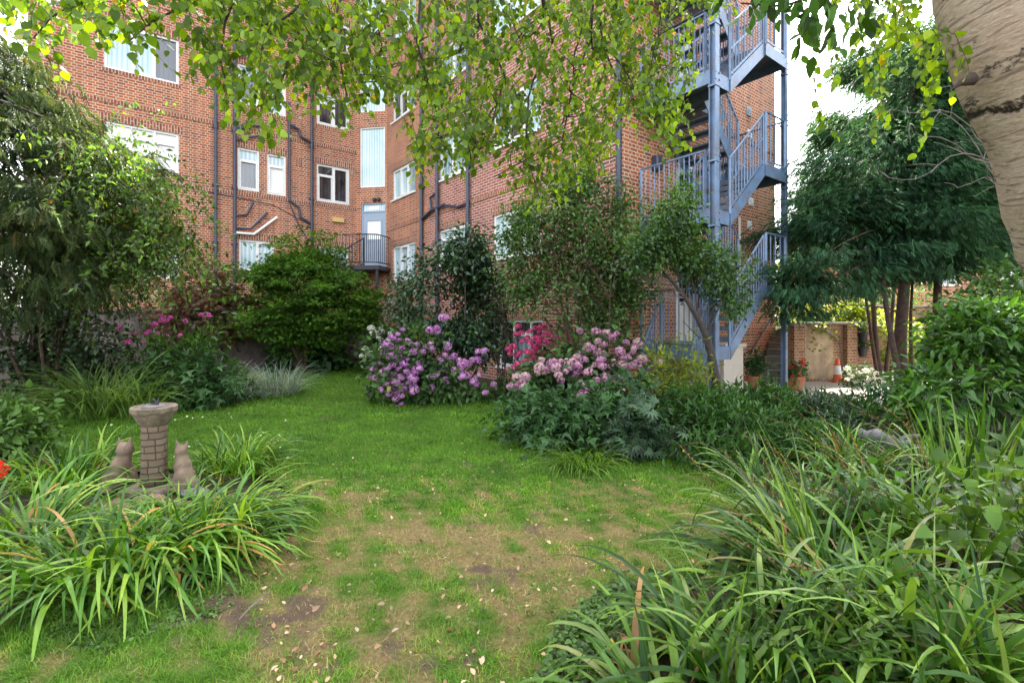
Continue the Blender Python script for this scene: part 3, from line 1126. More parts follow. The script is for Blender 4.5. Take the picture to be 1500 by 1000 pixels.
def ibeam(s, q, z0, z1, w=.2):
    mb = MB()
    WE.box(mb, s - w / 2, s + w / 2, q + w / 2 - .016, q + w / 2, z0, z1)
    WE.box(mb, s - w / 2, s + w / 2, q - w / 2, q - w / 2 + .016, z0, z1)
    WE.box(mb, s - .008, s + .008, q - w / 2 + .016, q + w / 2 - .016, z0, z1)
    WE.box(mb, s - w * .8, s + w * .8, q - w * .8, q + w * .8, z0, z0 + .02)
    for z in LZ[1:] + RZ[1:]:
        WE.box(mb, s - w / 2 - .012, s + w / 2 + .012, q - w / 2 - .012, q + w / 2 + .012, z - .3, z - .27)
        for b in (-.06, .06):
            WE.box(mb, s + b - .014, s + b + .014, q + w / 2, q + w / 2 + .016, z - .2, z - .17)
            WE.box(mb, s + b - .014, s + b + .014, q + w / 2, q + w / 2 + .016, z - .08, z - .05)
    mb.build('post', M['steel'], fe)


ibeam(S0, Q1 + .02, 0, 11.5, .125)
ibeam(S3 + .02, Q1 - .05, 0, 11.5, .10)
for s in (S3,):
    mb = MB()
    WE.box(mb, s - .04, s + .04, .06, .14, 0, 11.5)
    mb.build('post', M['steel'], fe)


def landing(s0, s1, q0, q1, z, left):
    mb = MB()
    WE.box(mb, s0, s1, q1 - .012, q1, z - .21, z + .03)          # channel fascias
    WE.box(mb, s0, s1, q0, q0 + .012, z - .21, z + .03)
    WE.box(mb, s0, s0 + .012, q0 + .012, q1 - .012, z - .21, z + .03)
    WE.box(mb, s1 - .012, s1, q0 + .012, q1 - .012, z - .21, z + .03)
    WE.box(mb, s0 + .012, s0 + .07, q0 + .012, q1 - .012, z - .21, z - .195)
    WE.box(mb, s0 + .012, s1 - .012, q0 + .5, q0 + .56, z - .19, z - .03)
    o = mb.build('landing', M['steel'], fe)
    mb = MB()
    WE.box(mb, s0 + .014, s1 - .014, q0 + .014, q1 - .014, z - .028, z - .004)
    mb.build('deck', M['tread'], o)
    mb = MB()
    if left:
        railing(mb, WE.pt(s0 + .02, q0 + .05, z), WE.pt(s0 + .02, q1 - .12, z))
    else:
        railing(mb, WE.pt(s1 - .02, q0 + .05, z), WE.pt(s1 - .02, q1 - .02, z), sp=.2)
        railing(mb, WE.pt(s0 + .02, q1 - .02, z), WE.pt(s1 - .04, q1 - .02, z), sp=.2)
    mb.build('railing', M['steel'], fe)


def flight(sa, za, sb, zb, q0, q1, n, outer):
    mb = MB()
    for q in (q0, q1 - .014):
        a, b = WE.pt(sa, q, za), WE.pt(sb, q, zb)
        d = WE.n * .014
        lo, hi = Vector((0, 0, -.22)), Vector((0, 0, .05))
        mb.hexa([a + lo, b + lo, b + lo + d, a + lo + d, a + hi, b + hi, b + hi + d, a + hi + d])
    o = mb.build('stair_flight', M['steel'], fe)
    run = (sb - sa) / n
    for i in range(n):
        s = sa + run * (i + .5)
        z = za + (zb - za) * (i + 1) / (n + 1)
        mb = MB()
        w = abs(run) * .62 + .04
        WE.box(mb, s - w / 2, s + w / 2, q0 + .016, q1 - .016, z - .03, z)
        WE.box(mb, s - w / 2 if run > 0 else s + w / 2 - .02, s - w / 2 + .02 if run > 0 else s + w / 2, q0 + .016, q1 - .016, z - .09, z - .03)
        mb.build('tread', M['tread'], o)
    mb = MB()
    for q in outer:
        railing(mb, WE.pt(sa, q, za), WE.pt(sb, q, zb), 1.0, .13)
        m0, m1 = WE.pt(sa, q, za + .55), WE.pt(sb, q, zb + .55)
        mb.bar(m0, m1, .012, .03)
    mb.build('railing', M['steel'], fe)


for i, z in enumerate(LZ):
    landing(S0 - .02, S1 + .02, .06, Q1 - .02, z, True)
    mb = MB()
    WE.box(mb, S1 + .025, S2 - .005, .06, .84, z - .03, z - .005)
    WE.box(mb, S1 + .025, S2 - .005, .828, .84, z - .2, z - .032)
    mb.build('landing', M['steel'], fe)
    if i < 3:
        landing(S2, S3 - .07, .06, Q1 + .03, RZ[i], False)
        flight(S1 + .021, z, S2 - .001, RZ[i], .88, Q1, 5, (Q1 - .02, .9))
        flight(S2 - .001, RZ[i], S1 + .021, LZ[i + 1], .1, 1.12, 6, (1.1,))
mb = MB()
railing(mb, WE.pt(S0 - .6, Q1 - .04, LZ[0] - 1.04), WE.pt(S0 - .02, Q1 - .04, LZ[0]), 1.0, .12)
railing(mb, WE.pt(S0 - .6, .6, LZ[0] - 1.04), WE.pt(S0 - .02, .6, LZ[0]), 1.0, .12)
mb.build('railing', M['steel'], fe)
mb = MB()
for i in range(5):
    WE.box(mb, S0 - .6 + i * .115, S0 - .45 + i * .115, .62, Q1 - .06, .17 * (i + 1) - .04, .17 * (i + 1))
mb.build('stair_flight', M['tread'], fe)

# ------------------------------------------------------------------ patio end
st = thing('concrete_steps', 'mossy concrete steps climbing beside the brick end wall behind a steel post', 'steps', tuple(GD(1120, 12.4)))
WS = Wall(GD(1111, 12.0), (.62, .785))
for i in range(8):
    mb = MB()
    s = .235 * i
    WS.box(mb, s, 3.2, .0, .74, (.158 * i if i else -.1), .158 * (i + 1) - .042)
    mb.build('riser', M['step'], st)
    mb = MB()
    WS.box(mb, s - .02, (s + .27 if i < 7 else 3.2), -.005, .76, .158 * (i + 1) - .04, .158 * (i + 1))
    mb.build('tread', M['step'], st, bevel=.012)
pier = thing('rendered_pier', 'cream rendered pier under the foot of the fire escape', 'pier', tuple(WE.pt(2.6, .5, 0)))
mb = MB()
WE.box(mb, 2.35, 3.15, .02, .75, -.05, .95)
mb.build('shaft', M['render'], pier, bevel=.01)
mb = MB()
WE.box(mb, 2.3, 3.2, .015, .8, .952, 1.03)
mb.build('capping', M['render'], pier, bevel=.01)


def brick_wall(name, label, cat, a, b, h, th, mat, cap, group=None, piers=()):
    a, b = Vector((a[0], a[1], 0)), Vector((b[0], b[1], 0))
    W = Wall(a, b - a)
    L = (b - a).length
    root = thing(name, label, cat, tuple((a + b) / 2), group)
    mb = MB()
    N = 14
    for i in range(N):
        W.box(mb, L * i / N, L * (i + 1) / N, -th, 0, -.2, h)
    # one closed body: front, back, ends and top with continuous UVs
    mb = MB()
    for q0, s0, s1 in ((0, 0, L), (-th, L, 0)):
        mb.poly([W.pt(s0, q0, -.2), W.pt(s1, q0, -.2), W.pt(s1, q0, h), W.pt(s0, q0, h)], ((s0, -.2), (s1, -.2), (s1, h), (s0, h)))
    for s, qa, qb in ((0, -th, 0), (L, 0, -th)):
        mb.poly([W.pt(s, qa, -.2), W.pt(s, qb, -.2), W.pt(s, qb, h), W.pt(s, qa, h)], ((qa, -.2), (qb, -.2), (qb, h), (qa, h)))
    mb.poly([W.pt(0, 0, h), W.pt(L, 0, h), W.pt(L, -th, h), W.pt(0, -th, h)])
    mb.build('brickwork', M[mat], root)
    for s in piers:
        mb = MB()
        W.box(mb, s - .17, s + .17, -.02, .12, -.1, h)
        mb.build('pier', M[mat], root)
    mb = MB()
    x = 0
    while x < L - .02:
        w = min(.6, L - x)
        W.box(mb, x + .003, x + w - .003, -th - .04, .05, h + .003, h + .06)
        x += w
    mb.build('coping', M[cap], root, bevel=.008)
    return root, W


pw, WP = brick_wall('garden_wall', 'low old brick retaining wall with stained render closing the small patio', 'wall', GD(1157, 12.05), GD(1282, 12.9), 1.42, .25, 'brick_old', 'concrete', piers=(.18, 1.9))
mb = MB()
r = np.random.default_rng(4)
n = 26
top = [(.42 + .95 * i / n, 1.34 + .05 * r.normal()) for i in range(n + 1)]
for i in range(n):
    zl0, zl1 = [.02 + .05 * (1 + math.sin(j * .45) * math.cos(j * .17)) for j in (i, i + 1)]
    mb.poly([WP.pt(top[i][0], .012, zl0), WP.pt(top[i + 1][0], .012, zl1), WP.pt(top[i + 1][0], .012, top[i + 1][1]), WP.pt(top[i][0], .012, top[i][1])])
mb.build('render_patch', plain('stained_render', (.42, .31, .19), .95, .35, 3, bump=.6, dirt=(.22, .13, .07), dirt_amt=.8), pw)
brick_wall('garden_wall', 'sunlit old brick wall seen between the trunks of the dark conifers', 'wall', GD(1282, 16.5), GD(1640, 17.5), 1.95, .25, 'brick_old', 'concrete', piers=(1.2, 4.2))
nb = thing('neighbour_house', 'red brick neighbouring house glimpsed behind the dark conifers', 'house', (20, 27, 0))
NW = Wall(GD(1335, 24), Vector((1, .12, 0)))
hN = [(1.5, 2.6, 3.2, 4.6), (5, 6.2, 3.2, 4.6), (8.5, 9.7, 3.2, 4.6), (1.5, 2.6, .9, 2.2), (5, 6.2, .9, 2.2)]
NW.wall('wall', M['brick_orange'], nb, 0, 16, -.2, 7.4, hN)
for h in hN:
    window(nb, NW, h, lights=((0, .5), (.5, 1)), panes=['glass_blue'], sill=True)
e0 = NW.pt(0, 0, 0)
Wall(NW.pt(0, -9, 0), e0 - NW.pt(0, -9, 0)).wall('wall', M['brick_orange'], nb, 0, 9, -.2, 7.4, [])
mb = MB()
mb.poly([NW.pt(-.3, .35, 7.3), NW.pt(16, .35, 7.3), NW.pt(16, -4.5, 10.2), NW.pt(-.3, -4.5, 10.2)])
mb.poly([NW.pt(16, -9.3, 7.3), NW.pt(-.3, -9.3, 7.3), NW.pt(-.3, -4.5, 10.2), NW.pt(16, -4.5, 10.2)])
mb.build('roof', brick_mat('roof_tile', (.2, .07, .045), (.28, .1, .06), (.06, .03, .02), .17, .1, .012), nb)

# stone walls on the far side of the lawn
sw, _ = brick_wall('stone_wall', 'dark rubble stone wall in deep shade under the drooping conifer', 'wall', GD(-120, 10.5), GD(330, 15.2), 1.75, .3, 'rubble', 'rubble')
sw, _ = brick_wall('stone_wall', 'mauve grey rubble retaining wall beside the rounded maple', 'wall', GD(290, 14.2), GD(562, 16.6), 1.55, .3, 'rubble', 'rubble')


# traffic cone
c = G(1227, 560)
tc = thing('traffic_cone', 'orange traffic cone with a white sleeve standing by the patio wall', 'traffic cone', c)
mb = MB()
mb.abox(c.x - .15, c.x + .15, c.y - .15, c.y + .15, .003, .035)
mb.lathe(c, [(.115, .036), (.105, .07), (.042, .56), (.03, .585), (.02, .575)], 20)
mb.build('body', M['cone_orange'], tc)
mb = MB()
mb.lathe(c, [(.0905, .18), (.0632, .42), (.0610, .42), (.0880, .18)], 20)
mb.build('white_sleeve', M['cone_white'], tc)


def pot(px, d, r, h, label, z=0.0):
    c = GD(px, d)
    root = thing('flower_pot', label, 'plant pot', (c.x, c.y, z))
    mb = MB()
    mb.lathe((c.x, c.y, z), [(r * .66, .005), (r * .92, h * .78), (r * .92, h * .8), (r, h * .8), (r * 1.01, h), (r * .9, h), (r * .88, h * .9)], 22)
    mb.build('pot_body', M['terracotta'], root)
    mb = MB()
    mb.lathe((c.x, c.y, z), [(r * .86, h * .80), (r * .86, h * .9)], 18)
    mb.build('soil', M['rubble'], root)
    return root, Vector((c.x, c.y, z + h))


pot_spots = [pot(1164, 10.7, .21, .33, 'terracotta pot of red flowers standing beside the steel post'), pot(1104, 11.2, .16, .28, 'terracotta pot holding a leafy green plant by the concrete steps'),
             ]

# pair of dark planters hung on the patio wall
for k, (z, lab) in enumerate(((1.08, 'dark hanging planter higher on the patio brick wall'), (.72, 'dark hanging planter lower on the patio brick wall'))):
    s = WP.s(1256)
    root = thing('wall_planter', lab, 'planter', tuple(WP.pt(s, .1, z)), 'planters hung on the patio wall')
    mb = MB()
    c = WP.pt(s, .14, z)
    mb.lathe(c, [(.07, -.12), (.115, .1), (.125, .1), (.125, .13), (.105, .13), (.1, .08)], 14)
    mb.build('planter_body', M['iron'], root)
    pts = np.array([c]) + np.random.default_rng(k).normal(size=(26, 3)) * .07 + np.array((0, 0, .2))
    leaves_on('foliage', root, LM['cover'], pts, unit(pts - np.array(c)), 7, leaf_lite(.6), .06, .06, seed=k)

# ------------------------------------------------------------------ sundial and cats
c = G(226, 716)
sd = thing('sundial', 'weathered stone sundial on a round brick pattern pedestal', 'sundial', c)
mb = MB()
mb.abox(c.x - .2, c.x + .2, c.y - .2, c.y + .2, -.02, .05)
mb.build('plinth', M['stone'], sd, bevel=.02)
m, t = new_mat('carved_pedestal')
uv = t.n('ShaderNodeTexCoord').outputs['UV']
wn = t.n('ShaderNodeTexNoise')
wn.inputs['Scale'].default_value = 9
t.l(uv, wn.inputs['Vector'])
va = t.n('ShaderNodeVectorMath', operation='SCALE')
va.inputs['Scale'].default_value = .03
t.l(wn.outputs['Color'], va.inputs[0])
vb = t.n('ShaderNodeVectorMath', operation='ADD')
t.l(uv, vb.inputs[0])
t.l(va.outputs[0], vb.inputs[1])
b = t.n('ShaderNodeTexBrick', offset=.37, offset_frequency=2, squash=.6, squash_frequency=3)
t.l(vb.outputs[0], b.inputs['Vector'])
for k_, v_ in (('Scale', 1), ('Brick Width', .155), ('Row Height', .062), ('Mortar Size', .006), ('Mortar Smooth', .3)):
    b.inputs[k_].default_value = v_
b.inputs['Color1'].default_value = (.145, .105, .072, 1)
b.inputs['Color2'].default_value = (.195, .145, .097, 1)
b.inputs['Mortar'].default_value = (.05, .037, .025, 1)
nz = t.noise(34, 6, .7, uv)
col = t.mix(t.math('MULTIPLY', nz, .55), b.outputs['Color'], (.11, .085, .06))
h_ = t.math('SUBTRACT', t.math('MULTIPLY', nz, .5), t.math('MULTIPLY', b.outputs['Fac'], 1.6))
finish(t, col, .92, h_, .9, spec=.2, bdist=.012)
M['pedestal'] = m
mb = MB()
mb.lathe(c, [(.112, .052), (.107, .12), (.104, .3), (.103, .55), (.105, .60)], 32)
mb.build('pedestal', M['pedestal'], sd, smooth=True)
mb = MB()
mb.lathe(c, [(.105, .602), (.122, .625), (.142, .66), (.163, .70), (.181, .725), (.185, .735), (.185, .768), (.176, .778), (.150, .778), (.146, .770), (.02, .772)], 36)
mb.build('capital', M['stone'], sd)
mb = MB()
mb.lathe(c + Vector((0, 0, .774)), [(.102, 0), (.102, .006), (.098, .008), (.01, .008)], 28)
for k in range(24):
    a = 2 * PI * k / 24
    p = c + Vector((math.cos(a) * .08, math.sin(a) * .08, .7835))
    mb.bar(p, p + Vector((math.cos(a) * .016, math.sin(a) * .016, 0)), .003, .002)
mb.build('dial_plate', plain('dial_slate', (.16, .14, .15), .5, .3, 9, bump=.2), sd)
mb = MB()
g0 = c + Vector((-.02, .02, .782))
for dx in (-.004, .004):
    pass
q = [g0 + Vector(v) for v in ((-.05, 0, 0), (.045, 0, 0), (.05, 0, .075), (.02, 0, .03))]
mb.hexa([q[0], q[1], q[1] + Vector((0, .008, 0)), q[0] + Vector((0, .008, 0)), q[3], q[2], q[2] + Vector((0, .008, 0)), q[3] + Vector((0, .008, 0))])
mb.tube([g0 + Vector((.02, .004, .03)), g0 + Vector((-.01, .004, .06)), g0 + Vector((-.02, .004, .035))], .006, 6)
mb.build('gnomon', M['iron'], sd)


def cat(name, label, base, parts, ears, tail, k, group):
    bm = bmesh.new()
    for (x, y, z), (rx, ry, rz), rot in parts:
        mt = Matrix.Translation((x * k, y * k, z * k)) @ Matrix.Rotation(math.radians(rot), 4, 'Y') @ Matrix.Diagonal((rx * k, ry * k, rz * k, 1))
        bmesh.ops.create_icosphere(bm, subdivisions=3, radius=1, matrix=mt)
    for (x, y, z), tilt, s in ears:
        mt = Matrix.Translation((x * k, y * k, z * k)) @ Matrix.Rotation(math.radians(tilt), 4, 'Y') @ Matrix.Diagonal((1, .55, 1, 1))
        bmesh.ops.create_cone(bm, cap_ends=True, segments=12, radius1=.055 * k * s, radius2=.012 * k, depth=.13 * k * s, matrix=mt)
    for (x, y, z), r in tail:
        bmesh.ops.create_icosphere(bm, subdivisions=2, radius=r * k, matrix=Matrix.Translation((x * k, y * k, z * k)))
    me = bpy.data.meshes.new(name)
    bm.to_mesh(me)
    bm.free()
    me.materials.append(M['statue'])
    o = bpy.data.objects.new(name, me)
    COL.objects.link(o)
    o.location = base
    o.scale = (.83, .9, 1)
    rm = o.modifiers.new('fuse', 'REMESH')
    rm.mode = 'VOXEL'
    rm.voxel_size = .007
    rm.use_smooth_shade = True
    sm = o.modifiers.new('soften', 'SMOOTH')
    sm.iterations = 22
    sm.factor = .5
    tag(o, label, 'cat statue', group)
    return o


b = G(176, 716)
cat('cat_statue', 'broader of the two brown stone cat statues, upright ears, sitting beside the sundial', b,
    [((.03, .06, .49), (.118, .115, .10), 0), ((.04, .13, .475), (.06, .07, .055), 0), ((.015, .05, .37), (.105, .10, .11), 0), ((-.02, .03, .26), (.145, .135, .18), 14), ((-.075, .0, .14), (.185, .165, .15), 10),
     ((-.13, -.02, .07), (.17, .16, .085), 0), ((.1, .13, .13), (.05, .055, .16), 0), ((.02, .16, .13), (.05, .055, .16), 0), ((.1, .19, .02), (.05, .07, .035), 0)],
    [((-.055, .05, .60), -12, 1.0), ((.115, .05, .605), 12, 1.0)],
    [((-.24 + .03 * i, -.12 - .012 * i, .035), .034) for i in range(10)], .73, 'stone cats at the sundial')
b = G(270, 716)
cat('cat_statue', 'slim brown stone cat statue sitting with its paw stretched out, near the ochre plant', b,
    [((-.085, .05, .475), (.088, .09, .085), 0), ((-.10, .12, .46), (.05, .06, .045), 0), ((-.075, .05, .38), (.085, .09, .10), 0), ((-.04, .03, .27), (.12, .12, .17), -14), ((.0, .0, .15), (.145, .15, .15), -8),
     ((.03, -.02, .07), (.14, .15, .08), 0), ((-.11, .12, .13), (.045, .05, .16), 0), ((.185, -.04, .05), (.085, .065, .05), 0), ((.13, -.02, .09), (.1, .1, .075), 0)],
    [((-.15, .05, .57), -10, .9), ((-.005, .045, .565), 22, .9)],
    [((-.13 + .03 * i, -.14, .032), .03) for i in range(8)], .73, 'stone cats at the sundial')


# ------------------------------------------------------------------ ground
def inpoly(x, y, poly):
    r = np.zeros(x.shape, bool)
    j = len(poly) - 1
    for i in range(len(poly)):
        xi, yi = poly[i]
        xj, yj = poly[j]
        c = ((yi > y) != (yj > y)) & (x < (xj - xi) * (y - yi) / (yj - yi + 1e-12) + xi)
        r ^= c
        j = i
    return r


def gp(l):
    return [(G(a, b).x, G(a, b).y) for a, b in l]


LAWN = gp([(-500, 1250), (-500, 620), (-60, 560), (110, 548), (400, 534), (545, 534), (560, 560), (600, 580), (735, 580), (790, 630), (900, 660), (1060, 680), (1110, 720), (1060, 800), (1000, 870), (930, 940), (860, 1010), (860, 1250)])
BED = gp([(-500, 650), (60, 655), (150, 690), (330, 690), (415, 705), (440, 745), (390, 800), (300, 865), (90, 885), (-60, 905), (-500, 900)])


def dryness(x, y):
    """0 lush, 1 worn: the trodden, parched ground near the garden's entrance."""
    p = np.stack([x, y], -1)
    d = np.clip((5.1 - y + .2 * np.abs(x)) / 1.6, 0, 1) * .47
    q = np.exp(-(((x + .45) / 1.25) ** 2 + ((y - 3.6) / 1.1) ** 2))
    n = .28 * rnoise(p, 2.6, 3) + .5 * rnoise(p, 7.5, 4) + .65 * rnoise(p, 21, 5)
    lush = np.clip((y - 4.6) / 1.4, 0, 1)
    left = np.clip((-x - 1.3) / .9, 0, 1) * np.clip((3.4 - y) / .8, 0, 1)
    return np.clip(d + .26 * q + .55 * n * (1 - .72 * lush) - .2 * lush - .4 * left, 0, 1)


def bare(x, y):
    p = np.stack([x, y], -1)
    n = .4 * rnoise(p, 4.2, 13) + .6 * rnoise(p, 11, 14) + .6 * rnoise(p, 26, 15)
    spots = np.exp(-(((x + 1.45) / .42) ** 2 + ((y - 2.65) / .22) ** 2)) + .8 * np.exp(-(((x + .1) / .5) ** 2 + ((y - 3.05) / .18) ** 2)) + .75 * np.exp(-(((x + .9) / .6) ** 2 + ((y - 2.35) / .25) ** 2)) + .6 * np.exp(-(((x - .1) / .35) ** 2 + ((y - 2.3) / .15) ** 2)) + .6 * np.exp(-(((x + 1.3) / .3) ** 2 + ((y - 3.7) / .4) ** 2))
    return np.clip(spots * .85 + n * .62 - .30, 0, 1)


m, t = new_mat('lawn_ground')
dry = t.math('ADD', t.n('ShaderNodeAttribute', attribute_name='dry').outputs['Fac'], t.math('MULTIPLY', t.math('SUBTRACT', t.noise(26, 4, .7, t.n('ShaderNodeTexCoord').outputs['Object']), .5), .9))
br = t.math('ADD', t.n('ShaderNodeAttribute', attribute_name='bare').outputs['Fac'], t.math('MULTIPLY', t.math('SUBTRACT', t.noise(38, 5, .75, t.n('ShaderNodeTexCoord').outputs['Object']), .5), 1.1))
tc = t.n('ShaderNodeTexCoord').outputs['Object']
n1, n2 = t.noise(45, 5, .7, tc), t.noise(160, 4, .7, tc)
green = t.ramp(n1, [(.3, (.040, .090, .009)), (.7, (.085, .160, .020))])
tan = t.ramp(n1, [(.3, (.105, .080, .030)), (.55, (.20, .150, .065)), (.75, (.31, .235, .115))])
soil = t.ramp(n2, [(.3, (.045, .031, .021)), (.5, (.095, .066, .046)), (.72, (.19, .14, .10))])
col = t.mix(t.ramp(dry, [(.2, (0, 0, 0)), (.85, (1, 1, 1))]), green, tan)
col = t.mix(t.ramp(br, [(.2, (0, 0, 0)), (.7, (1, 1, 1))]), col, soil)
finish(t, col, .95, n2, .8, spec=.1, bdist=.02)
M['lawn'] = m
m, t = new_mat('bed_soil')
tc = t.n('ShaderNodeTexCoord').outputs['Object']
n1, n2 = t.noise(3, 5, .7, tc), t.noise(40, 5, .7, tc)
col = t.mix(t.ramp(n1, [(.4, (0, 0, 0)), (.65, (1, 1, 1))]), t.ramp(n2, [(.3, (.035, .025, .018)), (.7, (.10, .07, .05))]), t.ramp(n2, [(.3, (.02, .035, .012)), (.7, (.05, .075, .025))]))
finish(t, col, .95, n2, .8, spec=.1, bdist=.03)
M['bed'] = m
mb = MB()
mb.poly([(-400, -200, -.02), (400, -200, -.02), (400, 600, -.02), (-400, 600, -.02)])
kind(mb.build('ground', M['bed']), 'structure')

gx, gy = np.meshgrid(np.arange(-10.5, 3.6, .055), np.arange(.9, 18.4, .055), indexing='ij')
hz = .014 * rnoise(np.stack([gx, gy], -1), 1.5, 21) + .008 * rnoise(np.stack([gx, gy], -1), 6, 22)
nx_, ny_ = gx.shape
idx = np.arange(nx_ * ny_).reshape(nx_, ny_)
quad = np.stack([idx[:-1, :-1], idx[1:, :-1], idx[1:, 1:], idx[:-1, 1:]], -1).reshape(-1, 4)
cx_, cy_ = (gx + .0275).ravel(), (gy + .0275).ravel()
ins = inpoly(cx_, cy_, LAWN)
wob = .05 * rnoise(np.stack([cx_, cy_], -1), 5, 23)
ins &= ~inpoly(cx_ + wob, cy_ + wob, BED)
quad = quad[ins[quad[:, 0]]]
V = np.stack([gx.ravel(), gy.ravel(), .012 + hz.ravel()], -1)
lawn = np_mesh('lawn', V, quad, M['lawn'], None, None, True, {'dry': dryness(gx, gy).ravel(), 'bare': bare(gx, gy).ravel()})
kind(lawn, 'structure')


def lawn_z(x, y):
    p = np.stack([x, y], -1)
    return .012 + .014 * rnoise(p, 1.5, 21) + .008 * rnoise(p, 6, 22)


LM['grass'] = leaf_mat('grass_blade', [(0, (.050, .140, .010)), (.42, (.118, .255, .020)), (.55, (.18, .28, .035)), (.72, (.26, .23, .08)), (.86, (.36, .28, .13)), (1, (.44, .35, .18))], .3, .55, .3)


def lawn_grass(n, y0, y1, L, W, seed, keepdry):
    r = np.random.default_rng(seed)
    y = y0 + (y1 - y0) * r.random(n)
    x = (r.random(n) * 1.9 - 1.32) * np.maximum(y, 2.2) * .93
    x = np.clip(x, -10.4, 3.5)
    ok = inpoly(x, y, LAWN) & ~inpoly(x, y, BED)
    x, y = x[ok], y[ok]
    dr, ba = dryness(x, y), bare(x, y)
    tuft = rnoise(np.stack([x, y], -1), 22, 8)
    ok = (r.random(len(x)) > np.clip(ba * 1.15, 0, .9)) & (r.random(len(x)) > dr * keepdry) & ((tuft > -.15) | (r.random(len(x)) > .6 * dr))
    x, y, dr, tuft = x[ok], y[ok], dr[ok], tuft[ok]
    n = len(x)
    a = r.uniform(0, 2 * PI, n)
    l = L * r.uniform(.5, 1.35, n) * (1 - .42 * dr) * (1 + .35 * np.clip(tuft, -1, 1))
    lean = r.uniform(.1, 1.15, n)
    w = W * r.uniform(.7, 1.3, n)
    d = np.stack([np.cos(a) * np.sin(lean), np.sin(a) * np.sin(lean), np.cos(lean)], -1)
    b = np.stack([x, y, lawn_z(x, y) - .004], -1)
    s = np.stack([-np.sin(a), np.cos(a), 0 * a], -1) * w[:, None] * .5
    mid = b + d * (l * .55)[:, None]
    tip = b + d * l[:, None] + np.stack([np.cos(a) * .25 * l, np.sin(a) * .25 * l, -.12 * l], -1)
    V = np.stack([b - s, b + s, mid - s * .8, mid + s * .8, tip], 1).reshape(-1, 3)
    T = np.array([(0, 1, 3), (0, 3, 2), (2, 3, 4)])[None] + (np.arange(n) * 5)[:, None, None]
    rv = np.clip(.42 * r.random(n) + .58 * dr * r.uniform(.1, 1.7, n) + .06 * (r.random(n) > .96), 0, 1)
    return V, T.reshape(-1, 3), np.repeat(rv, 5)


V, T, R = join([lawn_grass(95000, 1.9, 4.2, .045, .0035, 31, .62), lawn_grass(120000, 4.0, 8.0, .05, .006, 32, .6), lawn_grass(105000, 7.8, 18, .06, .012, 33, .4)])
kind(np_mesh('grass', V, T, LM['grass'], None, R), 'stuff')

# clover and small weeds creeping in from the edges of the lawn
r = np.random.default_rng(40)


def creep(n, poly, L, seed, z=(.01, .06), pred=None):
    r = np.random.default_rng(seed)
    P_ = np.array(gp(poly))
    x = r.uniform(P_[:, 0].min(), P_[:, 0].max(), n)
    y = r.uniform(P_[:, 1].min(), P_[:, 1].max(), n)
    ok = inpoly(x, y, [tuple(q) for q in P_])
    x, y = x[ok], y[ok]
    ok = rnoise(np.stack([x, y], -1), 5, seed) > -.45
    x, y = x[ok], y[ok]
    n = len(x)
    hh = .5 + .5 * rnoise(np.stack([x, y], -1), 4, seed + 1)
    p = np.stack([x, y, z[0] + (z[1] - z[0]) * np.clip(hh, 0, 1) * r.uniform(.3, 1.1, n)], -1)
    ax = np.stack([r.normal(size=n), r.normal(size=n), .15 * r.normal(size=n)], -1)
    nm = np.stack([.35 * r.normal(size=n), .35 * r.normal(size=n) - .2, np.ones(n)], -1)
    tv, tf = leaf_fine(.8, .12, .12)
    V, T, k = scatter(tv, tf, p, frames(ax, nm), L * r.uniform(.6, 1.4, n))
    return V, T, np.repeat(r.random(n), k)


def creep_patches():
    r = np.random.default_rng(47)
    n = 16000
    y = 1.9 + 4.6 * r.random(n)
    x = (r.random(n) * 1.3 - .75) * y
    p2 = np.stack([x, y], -1)
    ok = inpoly(x, y, LAWN) & ~inpoly(x, y, BED) & (.5 * rnoise(p2, 4.5, 61) + .5 * rnoise(p2, 13, 62) > .42) & (r.random(n) < .55)
    x, y = x[ok], y[ok]
    n = len(x)
    p = np.stack([x, y, lawn_z(x, y) + r.uniform(.012, .045, n)], -1)
    nm = np.stack([.4 * r.normal(size=n), .4 * r.normal(size=n), np.ones(n)], -1)
    V, T, k = scatter(*leaf_fine(.85, .1, .1), p, frames(np.stack([r.normal(size=n), r.normal(size=n), .1 * r.normal(size=n)], -1), nm), r.uniform(.010, .024, n))
    return V, T, np.repeat(r.random(n), k)


V, T, R = join([creep(7000, [(775, 1240), (790, 1000), (820, 925), (900, 860), (960, 870), (1080, 1000), (1120, 1240)], .030, 41, (.015, .08)), creep_patches(), creep(1500, [(390, 760), (455, 715), (440, 770), (400, 810)], .03, 42, (.01, .05)),
                creep(2600, [(60, 880), (330, 855), (400, 800), (330, 900), (150, 960), (20, 930)], .022, 43, (.01, .03)), creep(2600, [(830, 930), (960, 800), (1015, 740), (1060, 760), (980, 880)], .035, 44, (.01, .10))])
kind(np_mesh('ground_cover', V, T, LM['creeper'], None, R), 'stuff')

# fallen leaves on the worn grass
n = 1100
y = 1.95 + 4.2 * rng.random(n) ** 1.35
x = (rng.random(n) * 1.15 - .62) * y * .85
ok = rnoise(np.stack([x, y], -1), 5.5, 51) > -.28 + .3 * rng.normal(size=n)
x, y = x[ok], y[ok]
ok = inpoly(x, y, LAWN) & ~inpoly(x, y, BED)
x, y = x[ok], y[ok]
n = len(x)
tv, tf = leaf_fine(.62, .34, -.4)
p = np.stack([x, y, lawn_z(x, y) + .012 + .02 * rng.random(n)], -1)
ax = np.stack([rng.normal(size=n), rng.normal(size=n), .15 * rng.normal(size=n)], -1)
nm = np.stack([.4 * rng.normal(size=n), .4 * rng.normal(size=n), np.sign(rng.random(n) - .3)], -1)
V, T, k = scatter(tv, tf, p, frames(ax, nm), rng.uniform(.012, .042, n) * rng.uniform(.6, 1.05, n))
kind(np_mesh('fallen_leaves', V, T, LM['dry_leaf'], None, np.repeat(rng.random(n), k)), 'stuff')
mb = MB()
